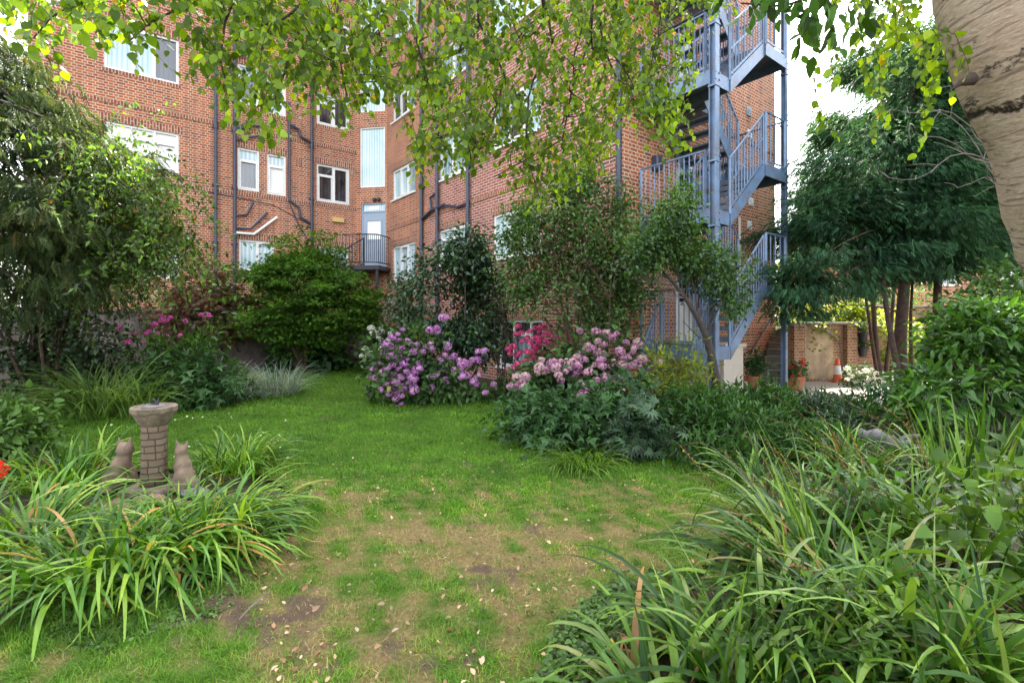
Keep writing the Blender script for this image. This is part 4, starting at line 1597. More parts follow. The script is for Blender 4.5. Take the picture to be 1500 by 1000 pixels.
a, b = G(350, 914), G(384, 886)
mb.tube([a + Vector((0, 0, .025)), a.lerp(b, .4) + Vector((.01, .0, .05)), b + Vector((0, 0, .045)), b + Vector((.03, .05, .05))], [.003, .0045, .004, .002], 6)
mb.tube([a.lerp(b, .6) + Vector((0, 0, .045)), a.lerp(b, .7) + Vector((.07, -.01, .05))], [.003, .0015], 5)
tag(mb.build('twig', M['deadwood']), 'pale fallen twig lying on the bare soil patch', 'twig')
c = P(895, 945, 2.16)
V, T, k = scatter(*leaf_fine(.72, .1, .1), np.array([[c.x, c.y, c.z - .03]]), frames(np.array([[.1, .25, .9]]), np.array([[0, -1, .3]])), np.array([.055]))
tag(np_mesh('fallen_leaf', V, T, LM['yellow'], None, np.full(10, .5)), 'bright yellow fallen leaf caught on the low ground cover', 'leaf')

# patio
mb = MB()
r2 = random.Random(5)
o = GD(1040, 8.9)
x0, y0 = 4.0, 9.0
W_ = Wall(WE.pt(2.2, 3.3, 0), WE.d)
for i in range(13):
    for j in range(7):
        W_.box(mb, i * .61 + .004, i * .61 + .606, -j * .61 + .004 - .61, -j * .61 - .004, -.03, .012 + r2.uniform(0, .004))
pt_ = mb.build('patio', M['patio'])
kind(pt_, 'structure')
mb = MB()
mb.poly([GD(1160, 12.55, 1.36), GD(1290, 12.95, 1.36), GD(1290, 21, 1.5), GD(1120, 21, 1.5), GD(1130, 13.4, 1.3)])
mb.build('raised_bed', M['bed'])
kind(bpy.data.objects['raised_bed'], 'structure')

# ------------------------------------------------------------------ plants behind and around the lawn
T_maple = leaf_lobed(5, .8)
T_lobe = leaf_lobed(3, .95)
T_lite = leaf_lite(.55)
T_fine = leaf_fine(.55)
T_round = leaf_lite(.8, .1, .1)
T_lance = leaf_lite(.3, .1, .15)

b = GD(440, 14.4)
MAPLE_PADS = [(0, 0, 1.7, 1.7, 1.0, 1.1)]
_r = np.random.default_rng(9)
for _i in range(26):
    _a, _e = _r.uniform(-PI, 0), math.asin(_r.uniform(.05, 1))
    MAPLE_PADS.append((2.15 * math.cos(_e) * math.cos(_a), 1.25 * math.cos(_e) * math.sin(_a), 1.35 + 1.95 * math.sin(_e), _r.uniform(.5, .8), .6, _r.uniform(.16, .26)))
bush('maple_tree', 'rounded bright green japanese maple with layered crown below the drainpipes', 'tree', b,
     MAPLE_PADS + [(-1.5, 0, 1.9, 1.1, 1.2, .75), (1.5, -.1, 1.95, 1.0, 1.1, .7), (.3, 0, 3.4, 1.2, 1.1, .75), (1.9, -.2, 1.45, .8, .8, .5), (-.8, 0, 2.8, 1.0, 1.0, .7), (0, -.8, 1.5, 1.7, .8, .7), (-1.2, -.4, 1.1, 1.0, .8, .5), (1.0, -.5, 1.1, .9, .7, .4), (1.7, -.1, 2.1, .75, .8, .6), (1.0, 0, 2.9, .8, .8, .6)],
     1700, 20, T_maple, .09, LM['maple'], .26, 5, .07, 'bark', .8, .3, .65, .22, .2, -.5, 2.9, 2, names=('trunk', 'crown'))
b = GD(306, 14.0)
bush('russet_shrub', 'russet leaved acer shrub half hidden beside the green maple', 'shrub', b, [(0, 0, 2.3, 1.0, .8, .75), (-.6, 0, 1.6, .9, .8, .8), (.5, 0, 1.5, .9, .7, .7)], 230, 16, T_maple, .13, LM['red_maple'], .3, 4, .04, seed=3)
b = GD(478, 14.8)
bush('leafy_perennial', 'low mound of broad dark leaves in front of the mauve rubble wall', 'plant', b, [(-.9, 0, .35, .8, .6, .5), (.3, 0, .4, .9, .6, .5), (1.2, .1, .35, .6, .5, .45)], 170, 12, T_round, .2, LM['fern'], .22, 4, .012, droop=.3, seed=4)

# white hydrangea by the wall
hyd = []
b = GD(562, 13.6)
rt = bush('hydrangea', 'white flowered hydrangea beside the purple one at the lawn edge', 'shrub', b, [(0, 0, .55, .62, .55, .6), (.2, 0, .95, .4, .4, .45)], 120, 13, T_round, .13, LM['hydleaf'], .2, 5, .012, seed=5, group='hydrangeas along the wall')
r = np.random.default_rng(6)
pts = [(b.x + r.uniform(-.5, .45), b.y - .35 - .15 * r.random(), b.z + z) for z in r.uniform(.45, 1.33, 24)]
for i in range(len(pts)):
    x_, y_, z_ = pts[i]
    if z_ > 1:
        pts[i] = (b.x + (x_ - b.x) * .7 + .1, y_ + .1, z_)
heads_on(rt, [flower_head_mesh('flower_head', LM['petal_white'], 60 + i, 46) for i in range(2)], pts, .095, 7)

# purple hydrangea
b = GD(640, 9.25)
rt = bush('hydrangea', 'large hydrangea full of lilac purple mopheads at the lawn edge', 'shrub', b,
          [(-.75, 0, .55, .62, .55, .58), (-.1, .1, .6, .85, .6, .62), (.65, .1, .5, .7, .55, .5), (-.45, .15, 1.0, .45, .4, .42), (.95, .1, .55, .5, .45, .55), (.35, .1, .75, .55, .45, .5)], 760, 13, T_fine, .11, LM['hydleaf'], .17, 9, .012, seed=8, group='hydrangeas along the wall')
# heads placed where the mophead clusters sit, on the shrub's face
spots = [(560, 518), (556, 532), (566, 505), (575, 495), (583, 490), (590, 483), (572, 512), (580, 505), (585, 498), (560, 545), (570, 528), (576, 522), (582, 516), (590, 510), (597, 500), (568, 540), (575, 535), (583, 528), (590, 522), (577, 548), (585, 540),
         (592, 533), (598, 526), (572, 556), (580, 560), (588, 552), (596, 545), (603, 538), (608, 545), (602, 552), (566, 562), (575, 570), (583, 574), (590, 567), (598, 560), (606, 556), (570, 577), (580, 583), (588, 580), (586, 570), (604, 505), (611, 505), (606, 515),
         (612, 530), (607, 540), (615, 540), (610, 555), (605, 565), (607, 572), (620, 515), (624, 508), (632, 511), (645, 528), (652, 520), (658, 525), (664, 522), (648, 543), (665, 541), (652, 555), (676, 535), (681, 528), (692, 527), (677, 552), (684, 551), (694, 558),
         (702, 549), (634, 550), (640, 548), (700, 515), (709, 514), (723, 563), (711, 575), (541, 552), (630, 484), (640, 480), (648, 466)]
pts = []
for px, py in spots:
    d = 8.72 + .0022 * abs(px - 610) + max(0, 545 - py) * .006 + r.uniform(0, .12)
    pts.append(P(px, py, d))
    if px % 4 == 0:
        pts.append(P(px + r.normal() * 9, py + 4 + r.normal() * 8, d + .06))
heads_on(rt, [flower_head_mesh('flower_head', LM['petal_purple'], 80 + i, 60) for i in range(4)], pts, .070, 9)

# camellia over the purple hydrangea
b = GD(668, 10.6)
bush('camellia', 'dark glossy camellia bush rising above the purple hydrangea', 'shrub', b,
     [(-.05, 0, 2.45, .95, .6, .9), (-.85, 0, 2.0, .6, .5, .6), (.6, .0, 2.0, .55, .5, .85), (-.2, 0, 1.6, .9, .6, .7), (.3, 0, 3.1, .45, .4, .5), (.35, -.1, 1.2, .7, .5, .6)],
     1250, 14, T_lite, .105, LM['camellia'], .2, 9, .022, seed=12, droop=.35, hole=-.55, shell=.7, hk=2.6)
b = GD(737, 10.2)
mb = MB()
rt = thing('bare_shrub', 'sparse bare stemmed shrub beside the basement window', 'shrub', b)
random.seed(3)
tips = []
for k in range(9):
    e = b + Vector((random.uniform(-.35, .45), random.uniform(-.2, .2), random.uniform(1.5, 2.6)))
    pts = limb(mb, b + Vector((random.uniform(-.08, .08), 0, 0)), e, .014, .003, 5, .05, 6, .12)
    for q in pts[2:]:
        tips.append(q)
        for j in range(2):
            e2 = q + Vector((random.uniform(-.25, .25), random.uniform(-.2, .2), random.uniform(.1, .35)))
            limb(mb, q, e2, .004, .0015, 4, .05, 3)
            tips.append(e2)
mb.build('stem', M['bark_grey'], rt)
tips = np.array(tips)
leaves_on('foliage', rt, LM['pear'], tips, unit(np.random.default_rng(1).normal(size=tips.shape)), 3, T_lite, .05, .12, seed=15)

# magenta hydrangea under the window
b = GD(790, 9.9)
rt = bush('hydrangea', 'deep magenta hydrangea flowering below the basement window', 'shrub', b, [(-.1, 0, .75, .75, .5, .7), (.35, 0, .8, .5, .45, .65)], 190, 12, T_fine, .11, LM['hydleaf'], .17, 7, .012, seed=16, group='hydrangeas along the wall')
spots = [(784, 480), (776, 486), (790, 487), (757, 490), (764, 488), (772, 495), (783, 496), (797, 491), (805, 489), (813, 493), (821, 496), (765, 500), (776, 503), (789, 501), (800, 500), (745, 512), (752, 508), (747, 519), (762, 516), (773, 515), (783, 509), (790, 507),
         (780, 523), (770, 528), (776, 526), (760, 534), (752, 538), (744, 541), (758, 540), (792, 516), (806, 505), (815, 507), (830, 498), (795, 480), (768, 538)]
pts = [P(px, py, 9.35 + r.uniform(0, .2) + max(0, 500 - py) * .006) for px, py in spots]
pts += [p_ + Vector((r.normal() * .09, .04, r.normal() * .08)) for p_ in pts[::2]]
heads_on(rt, [flower_head_mesh('flower_head', LM['petal_magenta'], 90 + i, 50) for i in range(3)], pts, .072, 17)

# dusky pink hydrangea
b = GD(852, 8.1)
rt = bush('hydrangea', 'broad hydrangea of dusky pink faded mopheads above the lobed leaves', 'shrub', b,
          [(-.6, 0, .42, .5, .5, .42), (.1, .1, .68, .6, .5, .62), (.6, .15, .78, .5, .45, .6)], 280, 13, T_fine, .12, LM['hydleaf'], .18, 9, .012, seed=18, group='hydrangeas along the wall')
spots = [(873, 486), (888, 488), (896, 495), (876, 500), (885, 505), (868, 510), (879, 515), (917, 502), (930, 508), (927, 516), (863, 513), (855, 527), (845, 523), (832, 532), (846, 536), (820, 530), (815, 538), (828, 544), (818, 549), (793, 527), (790, 538), (802, 540), (808, 533),
         (866, 538), (873, 534), (882, 536), (894, 536), (899, 529), (912, 534), (917, 525), (925, 528), (928, 533), (938, 530), (942, 526), (887, 553), (903, 551), (888, 563), (922, 562), (905, 561), (851, 562), (860, 570), (847, 572), (868, 568), (858, 580), (850, 580), (884, 580),
         (770, 552), (765, 560), (758, 563), (748, 566), (767, 566), (910, 572), (939, 538), (946, 540), (899, 572), (873, 558), (835, 537), (840, 530), (862, 545), (908, 515), (857, 512)]
pts = [P(px, py, 7.28 + r.uniform(0, .15) + max(0, 570 - py) * .0068) for px, py in spots]
pts += [p_ + Vector((r.normal() * .09, .03, r.normal() * .08)) for p_ in pts[::2]]
heads_on(rt, [flower_head_mesh('flower_head', LM['petal_pink'], 100 + i, 64) for i in range(4)], pts, .068, 19)

# grey-green multi-stemmed shrub over the pink hydrangea
b = GD(868, 9.0)
bush('pear_tree', 'airy multi stemmed grey green small tree in front of the brick wall', 'tree', b,
     [(-1.2, .1, 2.5, .6, .6, .9), (-.5, 0, 3.5, .7, .6, .8), (.2, 0, 2.7, .75, .6, .9), (-.55, 0, 2.2, .8, .6, .8), (.55, .1, 3.6, .4, .4, .5), (-1.3, 0, 3.3, .45, .5, .5), (.1, 0, 1.7, .8, .5, .5), (.75, 0, 2.3, .5, .5, .7), (-.2, 0, 4.1, .5, .4, .4)],
     1350, 13, T_lite, .08, LM['pear'], .21, 12, .026, 'bark', .75, .2, .6, 1, .25, -.38, 2.8, 20, names=('trunk', 'crown'), base_spread=.2, twigs=60)

# small leaning tree
rt = thing('leaning_tree', 'small tree with grey leaning trunk and a dead twiggy fork before the blue post', 'tree', GD(1053, 7.7))
mb = MB()
tp = [GD(1053, 7.7, -.05), P(1050, 560, 7.7), P(1042, 518, 7.7), P(1034, 490, 7.65), P(1022, 465, 7.6), P(1004, 436, 7.55), P(985, 412, 7.5), P(968, 395, 7.5)]
mb.tube(tp, [.075, .066, .06, .055, .045, .034, .026, .018], 9)
random.seed(8)
ends = []
for i0, e in ((4, P(985, 300, 7.5)), (3, P(1060, 400, 7.7)), (5, P(950, 330, 7.4)), (4, P(1075, 430, 7.8)), (5, P(1020, 340, 7.6)), (2, P(1000, 470, 7.3)), (4, P(1010, 380, 7.9)), (3, P(1085, 390, 7.6)), (6, P(925, 380, 7.4))):
    pts = limb(mb, tp[i0], e, .013, .004, 6, .12, 6)
    ends += pts[2:]
mb.build('trunk', M['bark_grey'], rt, smooth=True)
mb = MB()
for k in range(26):
    q = tp[random.choice((5, 6, 7, 7))]
    e = q + Vector((random.uniform(-.75, -.1), random.uniform(-.25, .25), random.uniform(-.15, .32)))
    pts = limb(mb, q, e, .008, .0018, 4, .1, 4)
    for j in range(2):
        limb(mb, pts[2], pts[2] + Vector((random.uniform(-.3, .05), random.uniform(-.1, .1), random.uniform(-.1, .2))), .003, .001, 4, .1, 3)
mb.build('dead_branches', M['deadwood'], rt)
C0 = rt.location
E = [(P(985, 330, 7.5), .42, .4, .5), (P(960, 360, 7.4), .4, .35, .35), (P(1010, 375, 7.6), .4, .4, .35), (P(1055, 402, 7.7), .45, .4, .33), (P(1075, 440, 7.75), .28, .3, .25), (P(1000, 290, 7.5), .22, .25, .25), (P(930, 375, 7.3), .3, .3, .3)]
p, o, r = crown([(e[0].x, e[0].y, e[0].z, e[1], e[2], e[3]) for e in E], 520, .7, .25, 22)
leaves_on('crown', rt, LM['smalltree'], p, o, 13, T_lite, .072, .14, .25, .6, seed=22)

b = GD(990, 7.55)
bush('golden_shrub', 'feathery yellow green shrub by the leaning trunk', 'shrub', b, [(0, 0, .75, .52, .45, .5), (-.3, 0, .5, .45, .4, .45), (.25, 0, .5, .4, .4, .45)], 170, 14, leaf_lite(.3), .085, LM['gold'], .15, 7, .01, seed=24, droop=-.1, up=.5)

# lobed foliage at the foot of the pink hydrangea
b = GD(835, 6.35)
bush('anemone_plant', 'mass of dark lobed anemone leaves beneath the pink hydrangea', 'plant', b, [(-.5, 0, .30, .5, .5, .36), (.15, 0, .32, .6, .5, .38), (.75, .15, .45, .5, .45, .42), (-.1, -.35, .2, .6, .4, .28)], 300, 8, T_lobe, .115, LM['anemone'], .14, 10, .006, 'bark', .45, .35, .75, 1, .15, -.6, 2, 26, zmin=.05)
b = GD(952, 5.75)
bush('hellebore', 'bluish hellebore with fingered leaves at the lawn corner', 'plant', b, [(0, 0, .36, .36, .38, .34), (-.3, -.1, .22, .33, .3, .24), (.25, 0, .28, .3, .3, .28)], 170, 5, leaf_palmate(7, .24), .115, LM['hellebore'], .12, 6, .007, seed=28, up=.8)
b = G(842, 690)
clump('golden_grass', 'fresh arching bright green grass tuft between the lobed leaves and lawn', 'grass clump', b.x, b.y,
      [straps(210, b.x + .12, b.y + .22, .3, (.3, .55), (.008, .014), (15, 60), (60, 110), -PI * .6, 1.5, seed=30)], LM['hakone'])
for k, (px, d, w, h, lab) in enumerate(((1040, 6.4, .5, .62, 'dark leafy perennial with upright stems beside the hellebore'), (1110, 7.3, .6, .6, 'dark leafy perennial growing at the foot of the leaning tree'),
                                        (1010, 6.9, .45, .55, 'dark leafy perennial between the golden shrub and the lobed leaves'), (1150, 8.4, .55, .32, 'dark leafy perennial at the edge of the patio slabs'), (1110, 5.9, .55, .5, 'dark leafy perennial nearest the arching strap leaves'), (1060, 5.3, .42, .42, 'dark leafy perennial at the lawn corner before the leaning tree'), (1190, 5.6, .5, .36, 'dark leafy perennial between the strap leaves and the grey log'), (1215, 7.6, .7, .34, 'dark leafy perennial under the white patio flowers'))):
    b = GD(px, d)
    bush('leafy_perennial', lab, 'plant', b, [(0, 0, h * .5, w, w * .8, h * .52), (w * .5, .1, h * .4, w * .7, w * .6, h * .5), (-w * .5, 0, h * .42, w * .7, w * .6, h * .5)], 130, 13, T_lance, .10, LM['cover'], .11, 8, .005, seed=32 + k, droop=-.5, up=.35, axis_out=.3, group='dark leafy perennials by the patio')

# potted plants
for (rt, top), (mat, n, rr, fl) in zip(pot_spots, ((LM['fern'], 60, .2, 'petal_red'), (LM['fern'], 90, .22, None))):
    rg = np.random.default_rng(int(top.x * 100))
    pts = np.array(top) + rg.normal(size=(n, 3)) * rr * .5 + np.array((0, 0, rr * (.5 if fl else 1.1)))
    pts[:, 2] = np.maximum(pts[:, 2], top.z - .02)
    pl = thing('potted_plant', 'red flowering plant in the terracotta pot by the post' if fl else 'bushy green plant in the terracotta pot by the steps', 'plant', top)
    leaves_on('foliage', pl, mat, pts, unit(pts - np.array(top) + 1e-3), 7, T_round, .07, .09, seed=3)
    if fl:
        hs = [Vector(q) + Vector((0, -.08, .05)) for q in pts[::6]]
        heads_on(pl, [flower_head_mesh('flower_head', LM[fl], 200, 30)], hs, .045, 3)
b = GD(1262, 11.2)
rt = bush('white_flower_plant', 'mound of sunlit white flowers beside the traffic cone', 'plant', b, [(0, 0, .22, .5, .35, .25), (.45, .1, .2, .35, .3, .22)], 70, 10, T_lite, .08, LM['fern'], .14, 4, .006, seed=50)
rg = np.random.default_rng(51)
hs = [(b.x + rg.uniform(-.5, .75), b.y - .3 + rg.uniform(0, .35), .2 + .26 * rg.random()) for i in range(24)]
heads_on(rt, [flower_head_mesh('flower_head', LM['petal_white'], 210 + i, 36) for i in range(2)], hs, .06, 5)

# sunlit planting on and behind the patio wall
for k, (px, d, z, ells, mat, lab) in enumerate(((1222, 13.5, 1.36, [(0, 0, .3, .9, .4, .4), (-.7, 0, .2, .5, .4, .3), (.6, 0, .35, .5, .4, .4)], 'lime', 'sunlit lime green creeper spilling over the patio wall'),
                                               (1145, 15.5, 1.3, [(0, 0, .8, .8, .6, 1.0), (.3, 0, 1.6, .6, .5, .7)], 'gold', 'yellow green bush behind the concrete steps'),
                                               (1310, 15.0, 0.0, [(0, 0, .9, .9, .6, .9), (.8, 0, .7, .7, .5, .7)], 'lime', 'sunlit pale green shrub between the conifer trunks'),
                                               (1395, 14.5, 0.0, [(0, 0, .9, 1.0, .6, .9), (1.2, 0, 1.2, .9, .6, 1.1)], 'smalltree', 'leafy green shrub before the sunlit brick wall'),
                                               (1240, 19, 1.4, [(0, 0, .8, 1.6, .8, .9), (2, 0, 1.0, 1.2, .8, 1.0)], 'viburnum', 'far green hedge bush beyond the patio wall'),
                                               (1500, 16.0, 0.0, [(0, 0, 1.5, 1.5, .8, 1.4), (1.5, 0, 1.2, 1.2, .8, 1.2)], 'viburnum', 'soft green bush beneath the neighbouring house'))):
    bush('sunlit_shrub', lab, 'shrub', GD(px, d, z), ells, 190, 12, T_round, .11, LM[mat], .2, 4, .02, seed=60 + k, zmin=-.4)
mb = MB()
pl = [WP.pt(1.62, .03, .0), WP.pt(1.66, .05, .5), WP.pt(1.55, .05, .95), WP.pt(1.3, .05, 1.15), WP.pt(.95, .06, 1.3), WP.pt(.8, .06, 1.36)]
mb.tube(pl, [.016, .015, .014, .012, .009, .005], 6)
limb(mb, pl[2], WP.pt(1.95, .06, 1.45), .011, .004, 5)
limb(mb, pl[3], WP.pt(1.1, .06, 1.42), .008, .003, 5)
rt = thing('climbing_vine', 'pale bare vine stem trained up the patio brick wall', 'vine', tuple(pl[0]))
mb.build('stem', M['deadwood'], rt)
pts = np.array([tuple(q) for q in pl[3:]] + [tuple(WP.pt(1.9, .06, 1.42)), tuple(WP.pt(.75, .04, 1.2)), tuple(WP.pt(.75, .04, .9))])
leaves_on('foliage', rt, LM['lime'], np.repeat(pts, 3, 0), np.repeat(np.tile(np.array((0., -1., .2)), (len(pts), 1)), 3, 0), 6, T_round, .08, .13, seed=70)


# ------------------------------------------------------------------ hanging strands (birch, weeping shrub)
def strands(parent, starts, dirs, lens, L, spacing, tmpl, mat, seed, gravity=1.0, names=('branching', 'leaves'), tw=.0022, twmat='twig', hang=.9, K=9, sizevar=.35, rlo=0, rhi=1):
    r = np.random.default_rng(seed)
    st, di, le = np.array(starts, float), unit(np.array(dirs, float)), np.array(lens, float)
    N = len(st)
    pts = [st]
    d = di.copy()
    for k in range(K):
        d = unit(d + np.array((0, 0, -1.0)) * gravity * 1.6 / K + r.normal(size=(N, 3)) * .12)
        pts.append(pts[-1] + d * (le / K)[:, None])
    Pp = np.stack(pts, 1)
    ring = np.stack([np.array((math.cos(a), math.sin(a), 0)) for a in (0, 2.1, 4.2)])
    rad = tw * np.linspace(1, .35, K + 1)
    V = (Pp[:, :, None, :] + ring[None, None] * rad[None, :, None, None]).reshape(-1, 3)
    T = []
    for k in range(K):
        for j in range(3):
            a, b = 3 * k + j, 3 * k + (j + 1) % 3
            T += [(a, b, b + 3), (a, b + 3, a + 3)]
    T = (np.array(T)[None] + (np.arange(N) * 3 * (K + 1))[:, None, None]).reshape(-1, 3)
    np_mesh(names[0], V, T, M[twmat], parent)
    P_, A_, N_ = [], [], []
    for i in range(N):
        n = max(2, int(le[i] / spacing))
        t = np.linspace(.08, 1, n) * K
        k = np.minimum(t.astype(int), K - 1)
        f = (t - k)[:, None]
        p = Pp[i, k] * (1 - f) + Pp[i, k + 1] * f
        P_.append(p)
        tang = unit(Pp[i, k + 1] - Pp[i, k])
        side = unit(np.cross(tang, r.normal(size=(n, 3))))
        A_.append(tang * .35 + side * .8 + np.array((0, 0, -hang * 1.0)) + .25 * r.normal(size=(n, 3)))
    P_, A_ = np.concatenate(P_), unit(np.concatenate(A_))
    nm = r.normal(size=A_.shape) * np.array((1, 1, .7)) + np.array((0, -.25, .35))
    s = L * (1 + sizevar * r.uniform(-1, 1, len(P_)))
    P_ = P_ + A_ * (s * .22)[:, None]
    V, T, k = scatter(tmpl[0], tmpl[1], P_, frames(A_, nm), s)
    return np_mesh(names[1], V, T, mat, parent, np.repeat(rlo + (rhi - rlo) * r.random(len(P_)), k), smooth=True)


def resample(pl, n):
    pl = [Vector(p) for p in pl]
    seg = [(b - a).length for a, b in zip(pl, pl[1:])]
    tot = sum(seg)
    out = []
    for i in range(n + 1):
        s = tot * i / n
        k = 0
        while k < len(seg) - 1 and s > seg[k]:
            s -= seg[k]
            k += 1
        out.append(pl[k].lerp(pl[k + 1], min(1, s / seg[k])))
    return out


# ------------------------------------------------------------------ silver birch leaning in from the side
m, t = new_mat('birch_bark')
uv = t.n('ShaderNodeTexCoord').outputs['UV']
mp = t.n('ShaderNodeMapping')
mp.inputs['Scale'].default_value = (1, 2.3, 1)
mp.inputs['Rotation'].default_value = (0, 0, .35)
t.l(uv, mp.inputs['Vector'])
fine = t.noise(24, 8, .75, mp.outputs[0])
big = t.noise(2.6, 5, .6, uv)
col = t.ramp(fine, [(.28, (.19, .13, .09)), (.38, (.40, .30, .215)), (.55, (.53, .425, .325)), (.7, (.66, .56, .455))])
col = t.mix(t.ramp(big, [(.35, (0, 0, 0)), (.7, (.55, .55, .55))]), col, (.36, .23, .14))
mp2 = t.n('ShaderNodeMapping')
mp2.inputs['Scale'].default_value = (1, 2.0, 1)
t.l(uv, mp2.inputs['Vector'])
pat = t.noise(4.2, 7, .75, mp2.outputs[0])
fac = t.ramp(pat, [(.57, (0, 0, 0)), (.62, (1, 1, 1))])
col = t.mix(t.math('MULTIPLY', fac, .9), col, (.03, .022, .018))
mp3 = t.n('ShaderNodeMapping')
mp3.inputs['Scale'].default_value = (.8, 9, 1)
mp3.inputs['Rotation'].default_value = (0, 0, .3)
t.l(uv, mp3.inputs['Vector'])
len_ = t.noise(7, 3, .5, mp3.outputs[0])
lf = t.ramp(len_, [(.57, (0, 0, 0)), (.62, (.85, .85, .85))])
col = t.mix(t.math('MULTIPLY', lf, .7), col, (.12, .08, .055))
sx_ = t.n('ShaderNodeSeparateXYZ')
t.l(uv, sx_.inputs[0])
scar_v = t.n('ShaderNodeValue')
nsc = t.noise(3.2, 6, .7, uv)
dist = t.math('ABSOLUTE', t.math('ADD', t.math('SUBTRACT', sx_.outputs['Y'], scar_v.outputs[0]), t.math('MULTIPLY', t.math('SUBTRACT', nsc, .5), .28)))
scar = t.ramp(dist, [(0, (1, 1, 1)), (.004, (1, 1, 1)), (.024, (0, 0, 0))])
col = t.mix(scar, col, (.035, .022, .015))
h_ = t.math('SUBTRACT', t.math('SUBTRACT', t.math('MULTIPLY', fine, 1.0), t.math('MULTIPLY', fac, .8)), t.math('MULTIPLY', scar, 1.6))
finish(t, col, .8, h_, 1.0, spec=.25, bdist=.02)
M['birch_bark'] = m

bt = thing('birch_tree', 'old silver birch with pale peeling bark leaning out over the lawn', 'tree', GD(1890, 2.45))
tp = [GD(1900, 2.45, -.1), P(1840, 800, 2.42), P(1715, 560, 2.38), P(1636, 420, 2.34), P(1590, 290, 2.30), P(1546, 180, 2.27), P(1524, 125, 2.26), P(1504, 60, 2.25), P(1480, -20, 2.26), P(1445, -160, 2.3), P(1405, -330, 2.4)]
pts, rs = [], []
rr0 = [.36, .33, .305, .285, .268, .252, .262, .275, .262, .245, .22]
fine_pts = resample(tp, 44)
# radius follows the branch collar swelling and small irregularities
cum = [0]
for a, b in zip(tp, tp[1:]):
    cum.append(cum[-1] + (b - a).length)
for i, p_ in enumerate(fine_pts):
    s = cum[-1] * i / 44
    k = max(j for j in range(len(cum)) if cum[j] <= s + 1e-6)
    k = min(k, len(tp) - 2)
    f = (s - cum[k]) / (cum[k + 1] - cum[k])
    rs.append((rr0[k] * (1 - f) + rr0[k + 1] * f) * (1 + .012 * math.sin(i * 2.1) + .008 * math.sin(i * 5.3)))
mb = MB()
mb.tube(fine_pts, rs, 40)
tr = mb.build('trunk', M['birch_bark'], bt, smooth=True)
tx = bpy.data.textures.new('bark_lumps', 'CLOUDS')
tx.noise_scale = .16
tx.noise_depth = 3
dm = tr.modifiers.new('lumps', 'DISPLACE')
dm.texture = tx
dm.strength = .05
dm.mid_level = .5
scar_v.outputs[0].default_value = cum[6] - .02
mb = MB()   # snag of a lost limb on the edge of the collar
mb.tube([P(1424, 116, 2.22), P(1405, 122, 2.22), P(1395, 131, 2.21)], [.03, .014, .004], 8)
mb.build('branch_stub', M['twig'], bt, smooth=True)

# boughs above the frame, then the branches that hang into view
top = tp[-1]
boughs = [[tp[-2], Vector((1.3, 2.9, 4.5)), Vector((.4, 3.3, 4.55)), Vector((-.6, 3.3, 4.35)), Vector((-1.6, 3.1, 4.1)), Vector((-2.6, 2.9, 3.85))],
          [top, Vector((1.2, 3.3, 5.1)), Vector((.6, 3.8, 5.0)), Vector((0, 4.0, 4.8)), Vector((-1.2, 4.0, 4.5)), Vector((-2.2, 3.8, 4.2))],
          [top, Vector((1.5, 3.4, 5.0)), Vector((1.3, 4.0, 4.9)), Vector((1.2, 4.6, 4.6))]]
mb = MB()
for b_ in boughs:
    n_ = len(b_)
    mb.tube(resample(b_, 12), [.085 - .068 * k / 12 for k in range(13)], 8)
hang = [[(871, -30), (866, 30), (859, 73), (838, 130), (824, 205), (789, 224), (724, 259)], [(839, -40), (846, 25), (854, 49), (842, 66), (838, 140), (820, 190)], [(735, -30), (722, 0), (689, 62), (668, 81), (640, 88), (613, 89)],
        [(455, -40), (447, 0), (419, 27), (375, 40), (345, 60)], [(447, 0), (443, 24), (430, 70), (419, 103), (400, 150)], [(560, -30), (552, 30), (560, 70), (545, 120)], [(960, -40), (930, 30), (900, 60), (865, 72)], [(865, 72), (890, 72), (915, 100), (930, 130)],
        [(790, -30), (797, 20), (790, 45), (760, 55)], [(700, -40), (700, 30), (740, 110), (715, 200), (690, 240)], [(620, -40), (610, 60), (630, 130), (650, 200)], [(880, 60), (905, 120), (960, 180), (985, 220)], [(810, 60), (775, 130), (770, 220), (790, 290)],
        [(300, -40), (270, 10), (225, 30), (190, 60)], [(180, -30), (130, 0), (80, 20), (50, 55)], [(360, -40), (330, 30), (322, 90), (340, 150)], [(640, -40), (660, 30), (690, 62)], [(1010, -40), (985, 20), (960, 60), (950, 120)], [(510, -40), (490, 30), (500, 100), (510, 150)]]
HD = [3.5, 3.55, 3.4, 2.9, 2.95, 3.1, 3.5, 3.5, 3.4, 3.3, 3.2, 3.6, 3.5, 2.7, 2.6, 2.9, 3.4, 3.6, 3.0]
hp = []
for pl, d in zip(hang, HD):
    w = [P(x, y, d + .12 * math.sin(i * 1.7 + d * 9)) for i, (x, y) in enumerate(pl)]
    # carry the branch on up to the nearest bough
    best = min((q for b_ in boughs for q in resample(b_, 20)), key=lambda q: (q - w[0]).length)
    w = [best] + w
    hp.append(w)
    mb.tube(resample(w, 16), [.013 - .0095 * k / 16 for k in range(17)], 6)
bound = [(30, 70), (60, 115), (100, 62), (170, 108), (195, 75), (220, 118), (245, 66), (300, 125), (330, 180), (350, 195), (395, 232), (412, 205), (440, 165), (480, 180), (520, 200), (545, 160), (575, 190), (600, 260), (640, 285), (665, 275), (690, 262), (720, 235), (745, 262), (780, 312), (830, 305), (860, 275), (900, 238), (940, 205), (985, 262), (1005, 185), (1025, 70), (1045, 20)]
bx_, by_ = zip(*bound)
dens = [(30, .22), (120, .20), (250, .24), (320, .42), (400, .56), (560, .50), (620, .78), (720, 1.0), (930, .95), (985, .55), (1040, .25)]
dx_, dy_ = zip(*dens)
r = np.random.default_rng(77)
st, di, le = [], [], []
